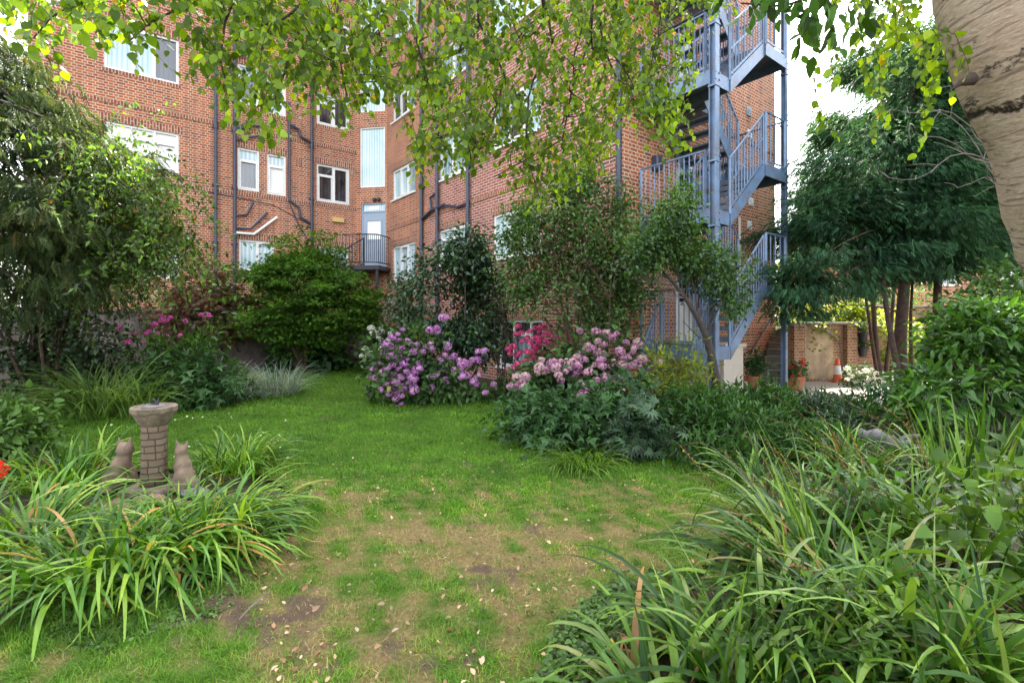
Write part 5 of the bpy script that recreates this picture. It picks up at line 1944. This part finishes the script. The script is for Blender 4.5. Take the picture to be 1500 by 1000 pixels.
while len(st) < 1380:
    px = r.uniform(25, 1045)
    if r.random() > np.interp(px, dx_, dy_):
        continue
    lim = np.interp(px, bx_, by_) + r.normal() * 8
    ye = lim - (lim + 70) * (r.random() ** 1.25)
    d = float(np.interp(px, (30, 300, 600, 800, 1000), (2.55, 2.85, 3.2, 3.55, 3.6))) + r.normal() * .28
    l = r.uniform(.16, .46)
    e = P(px, ye, d)
    a = r.uniform(0, 2 * PI)
    h = r.uniform(.2, .95)
    dv = np.array((math.cos(a) * h * 1.5, math.sin(a) * h * 1.5, -.25))
    st.append((e.x - math.cos(a) * h * l * .45, e.y - math.sin(a) * h * l * .45, e.z + l * .86))
    di.append(dv)
    le.append(l)
leafB = leaf_fine(.80, .06, .10)
allhp = [q for w in hp for q in resample(w, 16)[3:]]
random.seed(5)
for i in range(0, len(st), 5):
    q = min(allhp, key=lambda v: (v - Vector(st[i])).length)
    if (q - Vector(st[i])).length < .8:
        limb(mb, q, st[i], .0045, .002, 5, .05, 4)
for w in hp:          # leafy shoots straight off the hanging branches
    for q in resample(w, 26)[8:]:
        if r.random() < .7:
            a = r.uniform(0, 2 * PI)
            st.append((q.x, q.y, q.z))
            di.append((math.cos(a), math.sin(a), .1))
            le.append(r.uniform(.12, .3))
mb.build('branches', M['twig'], bt, smooth=True)
far = [i for i in range(len(st)) if st[i][0] / st[i][1] > -.5]
near = [i for i in range(len(st)) if st[i][0] / st[i][1] <= -.5]
for ii, LL, sd_ in ((far, .038, 78), (near, .044, 74)):
    strands(bt, [st[i] for i in ii], [di[i] for i in ii], [le[i] for i in ii], LL, .028, leafB, LM['birch'], sd_, gravity=.7, sizevar=.45)
# sprays close to the trunk and the big leaves at the top, nearer the camera
st, di, le = [], [], []
for i in range(105):
    px = r.uniform(1240, 1425)
    lim = np.interp(px, (1240, 1300, 1340, 1370, 1400, 1425), (40, 70, 120, 150, 130, 60)) + r.normal() * 10
    ye = lim - (lim + 60) * r.random() ** 1.3
    e = P(px, ye, 2.75 + r.normal() * .25)
    l = r.uniform(.15, .35)
    a = r.uniform(0, 2 * PI)
    st.append((e.x, e.y, e.z + l * .85))
    di.append((math.cos(a) * .5, math.sin(a) * .5, -.4))
    le.append(l)
for (px, ye, l) in ((1262, 195, .5), (1283, 140, .35), (1345, 175, .4), (1360, 215, .3), (1220, 110, .3), (1188, 180, .4), (1200, 205, .2), (1277, 200, .6), (1215, 130, .2), (1255, 95, .2)):
    e = P(px, ye, 2.8)
    st.append((e.x, e.y, e.z + l * .95))
    di.append((.1, 0, -1))
    le.append(l)
strands(bt, st, di, le, .044, .03, leafB, LM['birch'], 79)
# broad leaved branch of another tree reaching in at the top
ob = thing('overhanging_branch', 'branch of large oval leaves hanging in front of the white sky by the fire escape', 'branch', P(1250, -60, 1.75))
mb = MB()
w = [P(1330, -160, 1.7), P(1260, -60, 1.72), P(1200, -10, 1.75), P(1150, 10, 1.75), P(1085, 5, 1.8)]
mb.tube(resample(w, 10), [.009 - .006 * k / 10 for k in range(11)], 6)
mb.build('branch', M['twig'], ob, smooth=True)
st, di, le = [], [], []
for i in range(64):
    px = r.uniform(1075, 1290)
    lim = np.interp(px, (1075, 1100, 1150, 1170, 1215, 1240, 1290), (12, 25, 42, 88, 82, 68, 20)) + r.normal() * 6
    ye = lim - (lim + 45) * r.random() ** 1.2
    e = P(px, ye, 1.78 + r.normal() * .1)
    st.append((e.x, e.y, e.z + .12))
    di.append((r.normal(), r.normal(), -.6))
    le.append(r.uniform(.08, .16))
strands(ob, st, di, le, .062, .033, leaf_fine(.5, .06, .12), LM['oval'], 81)


def EL(base, l):
    """Ellipsoids from pixel centre, depth, pixel radii and depth radius, relative to a base point."""
    out = []
    for px, py, d, rx, rz, ry in l:
        c = P(px, py, d)
        out.append((c.x - base.x, c.y - base.y, c.z - base.z, rx * d / F, ry, rz * d / F))
    return out


# ------------------------------------------------------------------ conifers
SP = spray(5, .055, .42, .62, .35, 3)


def conifer(name, label, base, trunk, r0, ells, n, per, mat, L, seed, bark='bark_red', droop=.55, cr=.42, hole=-.32, extra=(), group=None, shell=.6):
    root = thing(name, label, 'tree', base, group)
    mb = MB()
    rs_ = [r0 * (1 - .7 * k / 12) for k in range(13)]
    tpts = resample(trunk, 12)
    mb.tube(tpts, rs_, 10)
    mb.build('trunk', M[bark], root, smooth=True)
    for e in extra:
        m2 = MB()
        m2.tube(resample(e[0], 8), [e[1] * (1 - .5 * k / 8) for k in range(9)], 8)
        m2.build('side_trunk', M[bark], root, smooth=True)
    E = [(base.x + e[0], base.y + e[1], base.z + e[2], e[3], e[4], e[5]) for e in EL(base, ells)]
    p, o, r = crown(E, n, shell, .28, seed)
    k = rnoise(p * np.array((1, 1, 1.6)), 2.1, seed + 2) > hole
    p, o = p[k], o[k]
    m3 = MB()
    random.seed(seed)
    for q in p[::9]:
        z = q[2] + random.uniform(.0, .7)
        a = min(tpts, key=lambda v: abs(v.z - z))
        if (a - Vector(q)).length < 3.2:
            limb(m3, a, q, .022, .004, 5, .1, 5)
    m3.build('branches', M[bark], root, smooth=True)
    o = unit(o * np.array((1, 1, .35)))
    leaves_on('crown', root, mat, p, o, per, SP, L, cr, droop, .8, .34, .30, .4, seed, 1.0)
    return root


b = G(1288, 553)
b.z = 0
conifer('cypress_tree', 'two stemmed dark cypress behind, its slim reddish trunks forking by the patio', b, [GD(1290, 12.6, -.1), P(1281, 480, 12.6), P(1276, 400, 12.6), P(1290, 200, 12.7), P(1300, 60, 12.7)], .065,
        [(1275, 170, 12.6, 62, 85, 1.0), (1285, 85, 12.6, 42, 60, .8), (1265, 120, 12.5, 40, 60, .7), (1240, 215, 12.5, 50, 60, .8), (1215, 285, 12.4, 50, 50, .8), (1235, 290, 12.4, 75, 75, 1.1), (1300, 330, 12.4, 70, 75, 1.1), (1185, 385, 12.2, 50, 45, .8), (1240, 400, 12.2, 60, 35, .9)], 560, 60, LM['cypress'], .17, 130,
        extra=(([GD(1296, 12.5, -.1), P(1305, 480, 12.5), P(1312, 390, 12.5), P(1312, 300, 12.5)], .055), ([GD(1287, 12.5, -.1), P(1270, 450, 12.5), P(1262, 390, 12.5)], .05)), group='dark conifers beyond the lawn')
b = GD(1324, 9.9)
conifer('cypress_tree', 'largest dark cypress, with a thick trunk and a slimmer one leaning across it', b, [GD(1322, 9.9, -.1), P(1318, 500, 9.9), P(1326, 400, 9.9), P(1335, 200, 10), P(1338, 70, 10)], .125,
        [(1335, 160, 10, 75, 75, 1.2), (1300, 250, 9.9, 95, 70, 1.3), (1255, 330, 9.8, 80, 60, 1.1), (1190, 355, 9.7, 60, 60, .9), (1170, 410, 9.6, 42, 40, .6), (1380, 250, 10, 80, 80, 1.3), (1350, 340, 9.9, 90, 60, 1.3), (1330, 90, 10, 55, 45, .9), (1240, 395, 9.7, 60, 32, .8)], 860, 66, LM['cypress'], .155, 131,
        extra=(([GD(1332, 8.6, -.05), P(1318, 560, 8.9), P(1303, 480, 9.3), P(1294, 420, 9.6), P(1298, 360, 9.8)], .06),), group='dark conifers beyond the lawn')
b = GD(1392, 10.8)
conifer('cypress_tree', 'dark cypress standing farthest from the fire escape, half behind the large leaved shrub', b, [GD(1374, 10.8, -.1), P(1372, 450, 10.8), P(1376, 380, 10.8), P(1395, 250, 10.8), P(1400, 120, 10.8)], .10,
        [(1420, 200, 10.8, 60, 90, 1.1), (1425, 300, 10.8, 75, 60, 1.1), (1390, 370, 10.7, 85, 35, 1.1), (1400, 130, 10.8, 50, 60, .9), (1450, 350, 10.8, 50, 45, .9), (1465, 270, 10.8, 45, 60, .9), (1440, 160, 10.8, 45, 60, .8), (1380, 90, 10.8, 45, 50, .8), (1365, 180, 10.8, 50, 60, .9)], 660, 60, LM['cypress'], .165, 132,
        extra=(([GD(1335, 11.2, -.1), P(1334, 460, 11.2), P(1338, 390, 11.2)], .045), ([GD(1440, 10.5, -.1), P(1450, 420, 10.5), P(1475, 300, 10.5)], .11)), group='dark conifers beyond the lawn')
# dead twiggy branches in front of the conifers
db = thing('dead_branch', 'bare grey branch reaching across the dark conifers from the birch side', 'branch', P(1475, 300, 4.2))
mb = MB()
random.seed(21)
for pl in ([(1520, 330), (1450, 250), (1400, 180), (1390, 130)], [(1500, 300), (1450, 215), (1395, 160), (1340, 165), (1285, 158)], [(1510, 300), (1440, 240), (1385, 205), (1340, 195), (1330, 180)], [(1510, 290), (1440, 228), (1390, 228), (1350, 262), (1300, 262)], [(1530, 350), (1480, 290), (1440, 262), (1400, 275)]):
    w = [P(x, y, 4.2) for x, y in pl]
    q = resample(w, 12)
    q = [v + Vector((random.uniform(-.015, .015), random.uniform(-.03, .03), random.uniform(-.015, .015))) for v in q]
    mb.tube(q, [.008 - .006 * k / 12 for k in range(13)], 6)
    for v in q[4::2]:
        limb(mb, v, v + Vector((random.uniform(-.3, .1), random.uniform(-.1, .1), random.uniform(-.2, .2))), .004, .0012, 4, .1, 4)
mb.build('branching', M['deadwood'], db)

# drooping conifer and weeping shrub over the left bed
b = GD(-110, 7.2)
root = thing('cedar_tree', 'grey green drooping conifer spreading its boughs over the shaded bed', 'tree', b)
mb = MB()
mb.tube([b - Vector((0, 0, .1)), b + Vector((0, 0, 3)), b + Vector((.1, 0, 6.5))], [.24, .2, .08], 12)
mb.build('trunk', M['bark'], root, smooth=True)
mb = MB()
random.seed(31)
cs, os_ = [], []
for pl, d in (([(-100, 40), (0, 130), (70, 190), (130, 240)], 6.4), ([(-100, 100), (20, 200), (90, 262), (150, 320)], 6.0), ([(-100, 200), (0, 270), (60, 310), (120, 345)], 6.2), ([(-100, 300), (20, 330), (90, 370), (130, 410)], 6.3), ([(-100, -10), (-20, 60), (40, 100), (90, 150)], 6.8),
              ([(-100, 150), (-30, 210), (40, 260), (60, 300)], 5.6), ([(-100, 330), (-20, 380), (40, 420)], 6.2), ([(-100, 60), (30, 150), (110, 185), (170, 225)], 7.0), ([(-100, 90), (-20, 140), (60, 170), (125, 200)], 6.0), ([(-100, 250), (10, 300), (100, 320), (190, 350)], 6.8)):
    w = [P(-110, pl[0][1] - 30, 7.2)] + [P(x, y, d) for x, y in pl]
    q = resample(w, 16)
    mb.tube(q, [.05 - .042 * k / 16 for k in range(17)], 7)
    for k in range(4, 17):
        for s in range(9):
            off = Vector((random.gauss(0, .2), random.gauss(0, .3), random.gauss(-.10, .13)))
            cs.append(tuple(q[k] + off))
            t_ = (q[min(16, k + 1)] - q[k - 1]).normalized() + off * 1.6
            os_.append((t_.x, t_.y, t_.z))
mb.build('branches', M['bark_grey'], root, smooth=True)
leaves_on('crown', root, LM['cedar'], np.array(cs), unit(np.array(os_)), 6, spray(7, .05, .38, .65, .35, 5), .21, .14, .45, .75, .5, .35, .35, 33, 1.0)

b = GD(60, 10.0)
root = thing('weeping_shrub', 'weeping shrub with arching leafy stems trailing over the pink flowers', 'shrub', b)
mb = MB()
r = np.random.default_rng(35)
st, di, le = [], [], []
for i in range(80):
    px0 = r.uniform(60, 150)
    top = P(r.uniform(90, 265), 0, 6.7 + r.normal() * .35)
    ty = np.interp((top.x / top.y) * F + 750, (90, 170, 220, 265), (190, 220, 265, 320)) + r.uniform(0, 150) ** 1.0
    top.z = EYE + (HZ - ty) / F * top.y
    pts = limb(mb, b + Vector((r.normal() * .2, r.normal() * .2, 0)), top, .022, .006, 5, .35, 6)
    for q in pts[3:]:
        for j in range(3):
            st.append(tuple(q + Vector((r.normal() * .12, r.normal() * .15, r.normal() * .08))))
            di.append((.75 + r.normal() * .5, r.normal() * .5 - .15, .25 + r.normal() * .2))
            le.append(r.uniform(.5, 1.4))
mb.build('stem', M['bark'], root, smooth=True)
strands(root, st, di, le, .070, .040, leaf_lite(.48, .1, .1), LM['weeping'], 36, gravity=.95, tw=.003, hang=.35)
b = GD(70, 8.8)
bush('backing_shrub', 'dense shaded shrub filling the corner in front of the dark stone wall', 'shrub', b, [(0, 0, 2.4, 1.4, .8, 1.2), (1.2, .1, 2.0, 1.0, .7, 1.2), (-1.2, -.1, 1.6, 1.2, .8, 1.4), (1.9, 0, 1.4, .7, .6, .8), (.3, 0, 3.6, 1.0, .7, .7)], 520, 14, T_lite, .10, LM['ivy'], .28, 9, .04, seed=37, hole=-.5)

for k, (px, d, lab, ells) in enumerate(((10, 8.9, 'glossy dark ivy mound beside the drooping conifer', [(0, 0, .5, 1.0, .5, .75), (.7, .1, .6, .6, .4, .8), (-1, 0, .6, .9, .5, .9)]), (95, 9.0, 'dark ivy mound at the foot of the rubble stone wall', [(0, 0, .5, .8, .5, .8), (.7, .1, .6, .6, .5, .9)]))):
    bush('ivy', lab, 'ivy', GD(px, d), ells, 200, 14, T_round, .095, LM['ivy'], .2, 0, 0, seed=140 + k)
b = GD(18, 5.0)
bush('leafy_shrub', 'light green leafy shrub at the edge of the lawn near the sundial', 'shrub', b, [(-.2, 0, .62, .42, .4, .55), (-.6, .1, .8, .5, .4, .6), (.1, -.1, .35, .35, .3, .35)], 320, 10, T_fine, .085, LM['creeper'], .13, 8, .01, seed=145, droop=.35)
b = GD(150, 7.9)
root = clump('tussock_grass', 'tall arching grass tussock leaning over the lawn by the broad leaved plants', 'grass clump', b.x, b.y, [straps(320, b.x, b.y, .35, (.9, 1.5), (.018, .032), (10, 50), (50, 105), PI * .95, 4.2, seed=150), straps(120, b.x + .5, b.y + .1, .3, (.6, 1.1), (.018, .03), (5, 40), (30, 90), seed=149)], LM['tussock'])
b = G(245, 596)
bush('leafy_perennial', 'mound of lobed leaves beside the tall grass tussock', 'plant', b, [(.1, 0, .40, .7, .45, .42), (.75, .1, .36, .5, .45, .38), (-.3, .3, .4, .4, .4, .4)], 190, 8, T_lobe, .16, LM['anemone'], .2, 6, .01, seed=151)
b = GD(255, 9.3)
root = bush('pink_flower_plant', 'tall stemmed plant with flat bright pink flower heads', 'plant', b, [(0, 0, .75, .8, .4, .5), (.6, 0, .7, .6, .4, .45)], 130, 10, T_lance, .14, LM['viburnum'], .2, 8, .008, seed=152, droop=-.3)
spots = [(173, 481), (204, 461), (222, 464), (234, 462), (240, 464), (249, 466), (192, 489), (199, 488), (214, 489), (218, 486), (231, 488), (246, 491), (264, 491), (295, 461), (306, 462), (188, 501), (211, 500), (238, 470), (226, 475), (272, 470)]
heads_on(root, [flower_head_mesh('flower_head', LM['petal_bright'], 220 + i, 34) for i in range(2)], [P(x, y, 9.0 + .15 * math.sin(x)) for x, y in spots], .05, 8)
mb = MB()
for x, y in spots:
    q = P(x, y, 9.0 + .15 * math.sin(x))
    mb.tube([Vector((q.x + .03, q.y + .1, .3)), q], [.005, .003], 5)
mb.build('flower_stem', LM['fern'], root)
b = G(345, 590)
clump('blue_grass', 'blue grey grass mound at the curve of the lawn', 'grass clump', b.x, b.y,
      [straps(520, b.x - .2, b.y + .2, .35, (.6, 1.1), (.008, .014), (5, 50), (40, 110), seed=155), straps(480, b.x + .4, b.y + .8, .4, (.6, 1.05), (.008, .014), (5, 50), (40, 110), seed=156), straps(320, b.x - .75, b.y - .1, .3, (.5, .9), (.008, .014), (10, 60), (50, 120), seed=157)], LM['blue'])

# ------------------------------------------------------------------ day lilies round the sundial
def dead_straps(n, x, y, sp, L, W, seed):
    V, T, R = straps(n, x, y, sp, (L[0] * .6, L[1] * .85), (W[0] * .7, W[1] * .9), (35, 75), (60, 120), seed=seed, kink=.5)
    return V, T, np.where(R < .4, 1.0, .983 + 0 * R)


grp = 'day lily clumps around the sundial'
for k, (px, py, n, L, W, az, azs, lab) in enumerate(((150, 842, 120, (.55, .95), (.016, .028), -1.1, 3.4, 'big day lily clump with blades drooping onto the grass before the cats'),
                                                    (285, 800, 130, (.55, .95), (.014, .026), -.1, 1.9, 'day lily clump swept sideways over the worn lawn edge'),
                                                    (30, 800, 100, (.55, .95), (.016, .026), 2.6, 4.0, 'day lily clump at the outer edge of the bed, under the light green shrub'),
                                                    (345, 690, 110, (.4, .7), (.012, .02), .3, 4.2, 'yellow green day lily clump behind the slim cat statue'),
                                                    (100, 712, 90, (.45, .75), (.014, .022), 1.2, 4.5, 'upright day lily clump beside the broader cat statue'),
                                                    (255, 765, 80, (.35, .58), (.012, .02), -1.2, 3.0, 'small day lily clump in front of the sundial'))):
    b = G(px, py)
    az0 = az
    clump('day_lily', lab, 'day lily', b.x, b.y, [straps(int(n * 1.9), b.x, b.y, .34, L, (W[0] * 1.35, W[1] * 1.35), (22, 72) if k in (0, 1, 2, 5) else (8, 50), (50, 110), az, azs, seed=160 + k, kink=.28), dead_straps(16, b.x, b.y, .3, L, W, 290 + k), straps(n // 6, b.x, b.y, .25, (L[0] * .6, L[1] * .7), W, (2, 25), (25, 70), seed=180 + k)], LM['daylily'], grp)
for k, (px, py, s) in enumerate(((178, 750, .17), (215, 735, .13), (288, 722, .11), (262, 742, .10))):
    b = G(px, py)
    bm = bmesh.new()
    bmesh.ops.create_icosphere(bm, subdivisions=3, radius=1)
    rg = np.random.default_rng(k)
    for v in bm.verts:
        f = 1 + .22 * float(rnoise(np.array([v.co[:]]), 2.2, k)[0])
        v.co = Vector((v.co.x * s * 1.3 * f, v.co.y * s * f, max(-.3, v.co.z) * s * .45 * f))
    me = bpy.data.meshes.new('rock')
    bm.to_mesh(me)
    bm.free()
    me.polygons.foreach_set('use_smooth', [True] * len(me.polygons))
    me.materials.append(M['statue' if k != 2 else 'rock'])
    o = bpy.data.objects.new('rock', me)
    COL.objects.link(o)
    o.location = b
    tag(o, ['largest flat brown stone under the day lilies before the broad cat', 'flat brown stone against the foot of the sundial', 'grey stone beside the outstretched paw of the slim cat', 'small brown stone under the front day lilies'][k], 'stone')
b = G(-2, 745)
rt = thing('red_flower', 'small red flower among the day lily blades by the shaded shrub', 'flower', b)
q = Vector(b) + Vector((0, 0, .28))
heads_on(rt, [flower_head_mesh('flower_head', LM['petal_red'], 230, 30)], [q, q + Vector((.03, .02, .05)), q + Vector((-.02, 0, .09))], .04, 4)
mb = MB()
mb.tube([b, q], [.004, .003], 5)
mb.build('flower_stem', LM['fern'], rt)
# daisies in the grass round the sundial
for k in range(26):
    x_, y_ = rng.uniform(150, 420), rng.uniform(612, 690)
    c = G(x_, y_)
    if k == 0:
        V, T, kk = scatter(*leaf_lite(.5, .05, .05), np.zeros((9, 3)), frames(np.array([[math.cos(a), math.sin(a), .15] for a in np.linspace(0, 5.6, 9)]), np.tile([0, 0, 1.], (9, 1))), np.full(9, .017))
        dz = np_mesh('daisy', V, T, LM['petal_white'], None, np.full(len(V), .8))
    else:
        dz = dz.copy()
        COL.objects.link(dz)
    dz.location = c + Vector((0, 0, .085))
    dz.rotation_euler = (.5 + rng.normal() * .3, rng.normal() * .3, rng.uniform(0, 6))
    tag(dz, 'tiny white daisy in the grass around the sundial', 'daisy', 'daisies in the grass')

# ------------------------------------------------------------------ strap leaved border in the near corner
grp = 'strap leaved clumps of the near border'
spec = [(1215, 915, 110, (.6, 1.05), (.014, .024), -2.6, 3.6, 'dense strap leaf clump spilling towards the lawn, the fullest of the border'),
        (1100, 1000, 85, (.5, .85), (.012, .020), 2.9, 3.6, 'strap leaf clump at the corner of the low ground cover'),
        (1330, 985, 90, (.6, 1.0), (.014, .022), 2.0, 5.0, 'strap leaf clump under the broad green leaves'),
        (1180, 800, 95, (.5, .9), (.012, .020), 3.0, 3.2, 'pale strap leaf clump arching over the parched lawn edge'),
        (1320, 800, 95, (.6, 1.0), (.014, .022), 2.4, 5.5, 'strap leaf clump in the middle of the border'),
        (1450, 860, 90, (.6, 1.0), (.014, .024), 2.2, 5.0, 'strap leaf clump behind the broad green leaves'),
        (1245, 700, 90, (.5, .9), (.010, .018), 2.6, 4.5, 'fine strap leaf clump just before the grey log'),
        (1370, 705, 90, (.5, .9), (.012, .020), 2.6, 5.0, 'strap leaf clump below the large leaved shrub'),
        (1110, 715, 70, (.4, .75), (.010, .016), 2.9, 3.6, 'fine strap leaf clump at the far tip of the border by the lawn'),
        (1475, 1060, 90, (.6, 1.0), (.014, .024), 2.0, 5.5, 'strap leaf clump in the very corner of the border'),
        (1010, 1080, 60, (.45, .8), (.012, .02), 2.7, 3.0, 'low strap leaf clump beside the violets')]
for k, (px, py, n, L, W, az, azs, lab) in enumerate(spec):
    b = G(px, py)
    rt = clump('strap_leaf_plant', lab, 'strap leaf plant', b.x, b.y, [straps(int(n * 1.25), b.x, b.y, .28, L, (W[0] * 1.8, W[1] * 2.1), (8, 58), (70, 140), az, azs, seed=200 + k, kink=.32, nseg=10), dead_straps(26, b.x, b.y, .3, L, W, 260 + k), straps(n // 5, b.x, b.y, .2, (L[0], L[1] * .9), W, (2, 25), (20, 60), seed=230 + k)], LM['iris'], grp)
    if k in (0, 3, 4, 6, 7):
        seed_stalks(rt, 5, b.x, b.y, .12, (.75, 1.15), (10, 28), 2.9, .7, 250 + k)
b = G(1215, 880)
clump('sword_leaf_plant', 'tallest sword leaves fanning up through the strap leaf border', 'sword leaf plant', b.x, b.y, [straps(16, b.x, b.y, .1, (.95, 1.3), (.03, .042), (2, 28), (8, 45), 2.8, 1.6, seed=300, kink=.25), straps(9, b.x - .1, b.y, .1, (.7, 1.05), (.026, .036), (25, 55), (25, 70), 2.9, .9, seed=302, kink=.4)], LM['iris'])
b = G(1435, 745)
clump('sword_leaf_plant', 'upright iris sword leaves in front of the large leaved shrub', 'sword leaf plant', b.x, b.y, [straps(46, b.x, b.y, .3, (.75, 1.2), (.026, .04), (1, 18), (3, 24), seed=301)], LM['iris'])
for k, (px, d, lab, ells, n) in enumerate(((1395, 2.75, 'broad heart leaved plant catching the light among the strap leaves', [(0, 0, .42, .25, .22, .24), (.22, .15, .5, .22, .2, .2), (-.12, -.1, .3, .25, .2, .2)], 36),
                                           (1490, 3.0, 'broad heart leaved plant at the outer edge of the border', [(0, 0, .42, .3, .3, .3), (.1, .2, .62, .2, .2, .2)], 34), (1240, 3.35, 'broad leaved plant half buried under arching blades', [(0, 0, .35, .35, .3, .28), (.3, .2, .4, .3, .25, .25)], 40),
                                           (1130, 2.15, 'soft small leaved plant at the bottom of the border', [(0, 0, .2, .35, .25, .22), (.35, 0, .22, .3, .25, .2)], 120))):
    b = GD(px, d)
    bush('broad_leaf_plant', lab, 'plant', b, ells, n, 4 if k < 3 else 8, leaf_fine(.8, .2, .34) if k < 3 else leaf_fine(.3, .1, .1), .082 if k < 2 else .055, LM['broad'] if k != 2 else LM['viburnum'], .11, 9, .006, seed=310 + k, droop=.45, up=.55, hole=-.9)
b = GD(1440, 6.2)
bush('large_leaved_shrub', 'big bright shrub of long drooping leaves before the conifers', 'shrub', b, EL(b, [(1430, 545, 6.2, 70, 75, .6), (1380, 585, 6.0, 50, 55, .45), (1470, 490, 6.3, 60, 60, .6), (1500, 590, 6.0, 60, 60, .5), (1410, 490, 6.3, 40, 40, .4), (1350, 600, 5.9, 28, 35, .3)]),
     520, 9, leaf_fine(.36, .1, .15), .15, LM['viburnum'], .16, 10, .02, seed=320, droop=.4, up=.6, axis_out=.9)
b = GD(1480, 8.0)
bush('backing_shrub', 'pale green shrub showing above the large leaved shrub', 'shrub', b, EL(b, [(1460, 440, 8.0, 60, 45, .6), (1520, 430, 8.0, 60, 60, .6), (1420, 470, 7.8, 45, 35, .5), (1480, 520, 7.8, 80, 70, .6)]), 320, 11, T_lite, .11, LM['smalltree'], .2, 8, .02, seed=321)
b = GD(1285, 7.2)
bush('blue_ground_plant', 'blue grey feathery mat under the leaning conifer trunk', 'plant', b, [(0, 0, .12, .75, .5, .2), (.7, -.1, .14, .6, .4, .22), (-.5, .4, .15, .5, .4, .24)], 260, 14, leaf_lite(.14), .12, LM['blue'], .14, 0, 0, seed=322, droop=-.1, hole=-.9)
b = GD(1290, 8.2)
bush('leafy_perennial', 'dark ferny undergrowth around the conifer trunks', 'plant', b, [(0, 0, .12, .8, .5, .22), (.9, 0, .2, .8, .5, .3), (1.6, .2, .3, .7, .5, .45)], 260, 12, T_lance, .12, LM['cypress'], .18, 0, 0, seed=323, droop=-.2)
lg = thing('log', 'weathered grey log lying in the border before the blue grey mat', 'log', GD(1305, 5.6))
mb = MB()
a, c_ = GD(1258, 5.9, .18), GD(1352, 5.4, .13)
q = resample([a, a.lerp(c_, .3) + Vector((0, 0, .05)), a.lerp(c_, .6) + Vector((0, .03, .0)), c_], 14)
mb.tube([v + Vector((0, .02 * math.sin(i * 2.3), .015 * math.sin(i * 3.1))) for i, v in enumerate(q)], [.075 + .018 * math.sin(i * 1.9) for i in range(15)], 12)
mb.build('wood', M['rock'], lg, smooth=True)
mb = MB()
mb.tube([q[8], q[8] + Vector((.12, -.05, .10)), q[8] + Vector((.22, -.1, .13))], [.04, .03, .014], 8)
mb.build('broken_branch', M['rock'], lg, smooth=True)

# ------------------------------------------------------------------ light, sky, camera
AZ, ELV = math.radians(9), math.radians(50)      # azimuth from the view direction towards the right
w = bpy.data.worlds.new('World')
S.world = w
w.use_nodes = True
nt = w.node_tree
nt.nodes.clear()
sky = nt.nodes.new('ShaderNodeTexSky')
sky.sky_type = 'NISHITA'
sky.sun_disc = False
sky.sun_elevation = ELV
sky.sun_rotation = AZ
sky.altitude = 30
sky.air_density = 1.0
sky.dust_density = 3.5
sky.ozone_density = 1.0
hs = nt.nodes.new('ShaderNodeHueSaturation')
hs.inputs['Saturation'].default_value = .30
bg = nt.nodes.new('ShaderNodeBackground')
bg.inputs['Strength'].default_value = .15
wo = nt.nodes.new('ShaderNodeOutputWorld')
nt.links.new(sky.outputs[0], hs.inputs['Color'])
nt.links.new(hs.outputs[0], bg.inputs['Color'])
nt.links.new(bg.outputs[0], wo.inputs['Surface'])
sl = bpy.data.lights.new('sun', 'SUN')
sl.energy = 4.0
sl.angle = math.radians(.53)
sl.color = (1, .93, .82)
so = bpy.data.objects.new('sun', sl)
COL.objects.link(so)
to = Vector((math.sin(AZ) * math.cos(ELV), math.cos(AZ) * math.cos(ELV), math.sin(ELV)))
so.rotation_euler = to.to_track_quat('Z', 'Y').to_euler()
so.location = (0, 0, 30)

cam = bpy.data.cameras.new('camera')
cam.sensor_width = 36
cam.lens = F / 1500 * 36
cam.shift_y = (HZ - 500) / 1500
cam.clip_start = .05
cam.clip_end = 2000
co = bpy.data.objects.new('camera', cam)
COL.objects.link(co)
co.location = (0, 0, EYE)
co.rotation_euler = (PI / 2, 0, 0)
S.camera = co
S.view_settings.view_transform = 'Standard'
S.view_settings.look = 'None'
S.view_settings.exposure = 3.0
S.view_settings.gamma = 1
S.cycles.max_bounces = 6
S.cycles.diffuse_bounces = 2
S.cycles.glossy_bounces = 2
S.cycles.transmission_bounces = 4
S.cycles.use_denoising = True
S.cycles.caustics_reflective = False
S.cycles.caustics_refractive = False
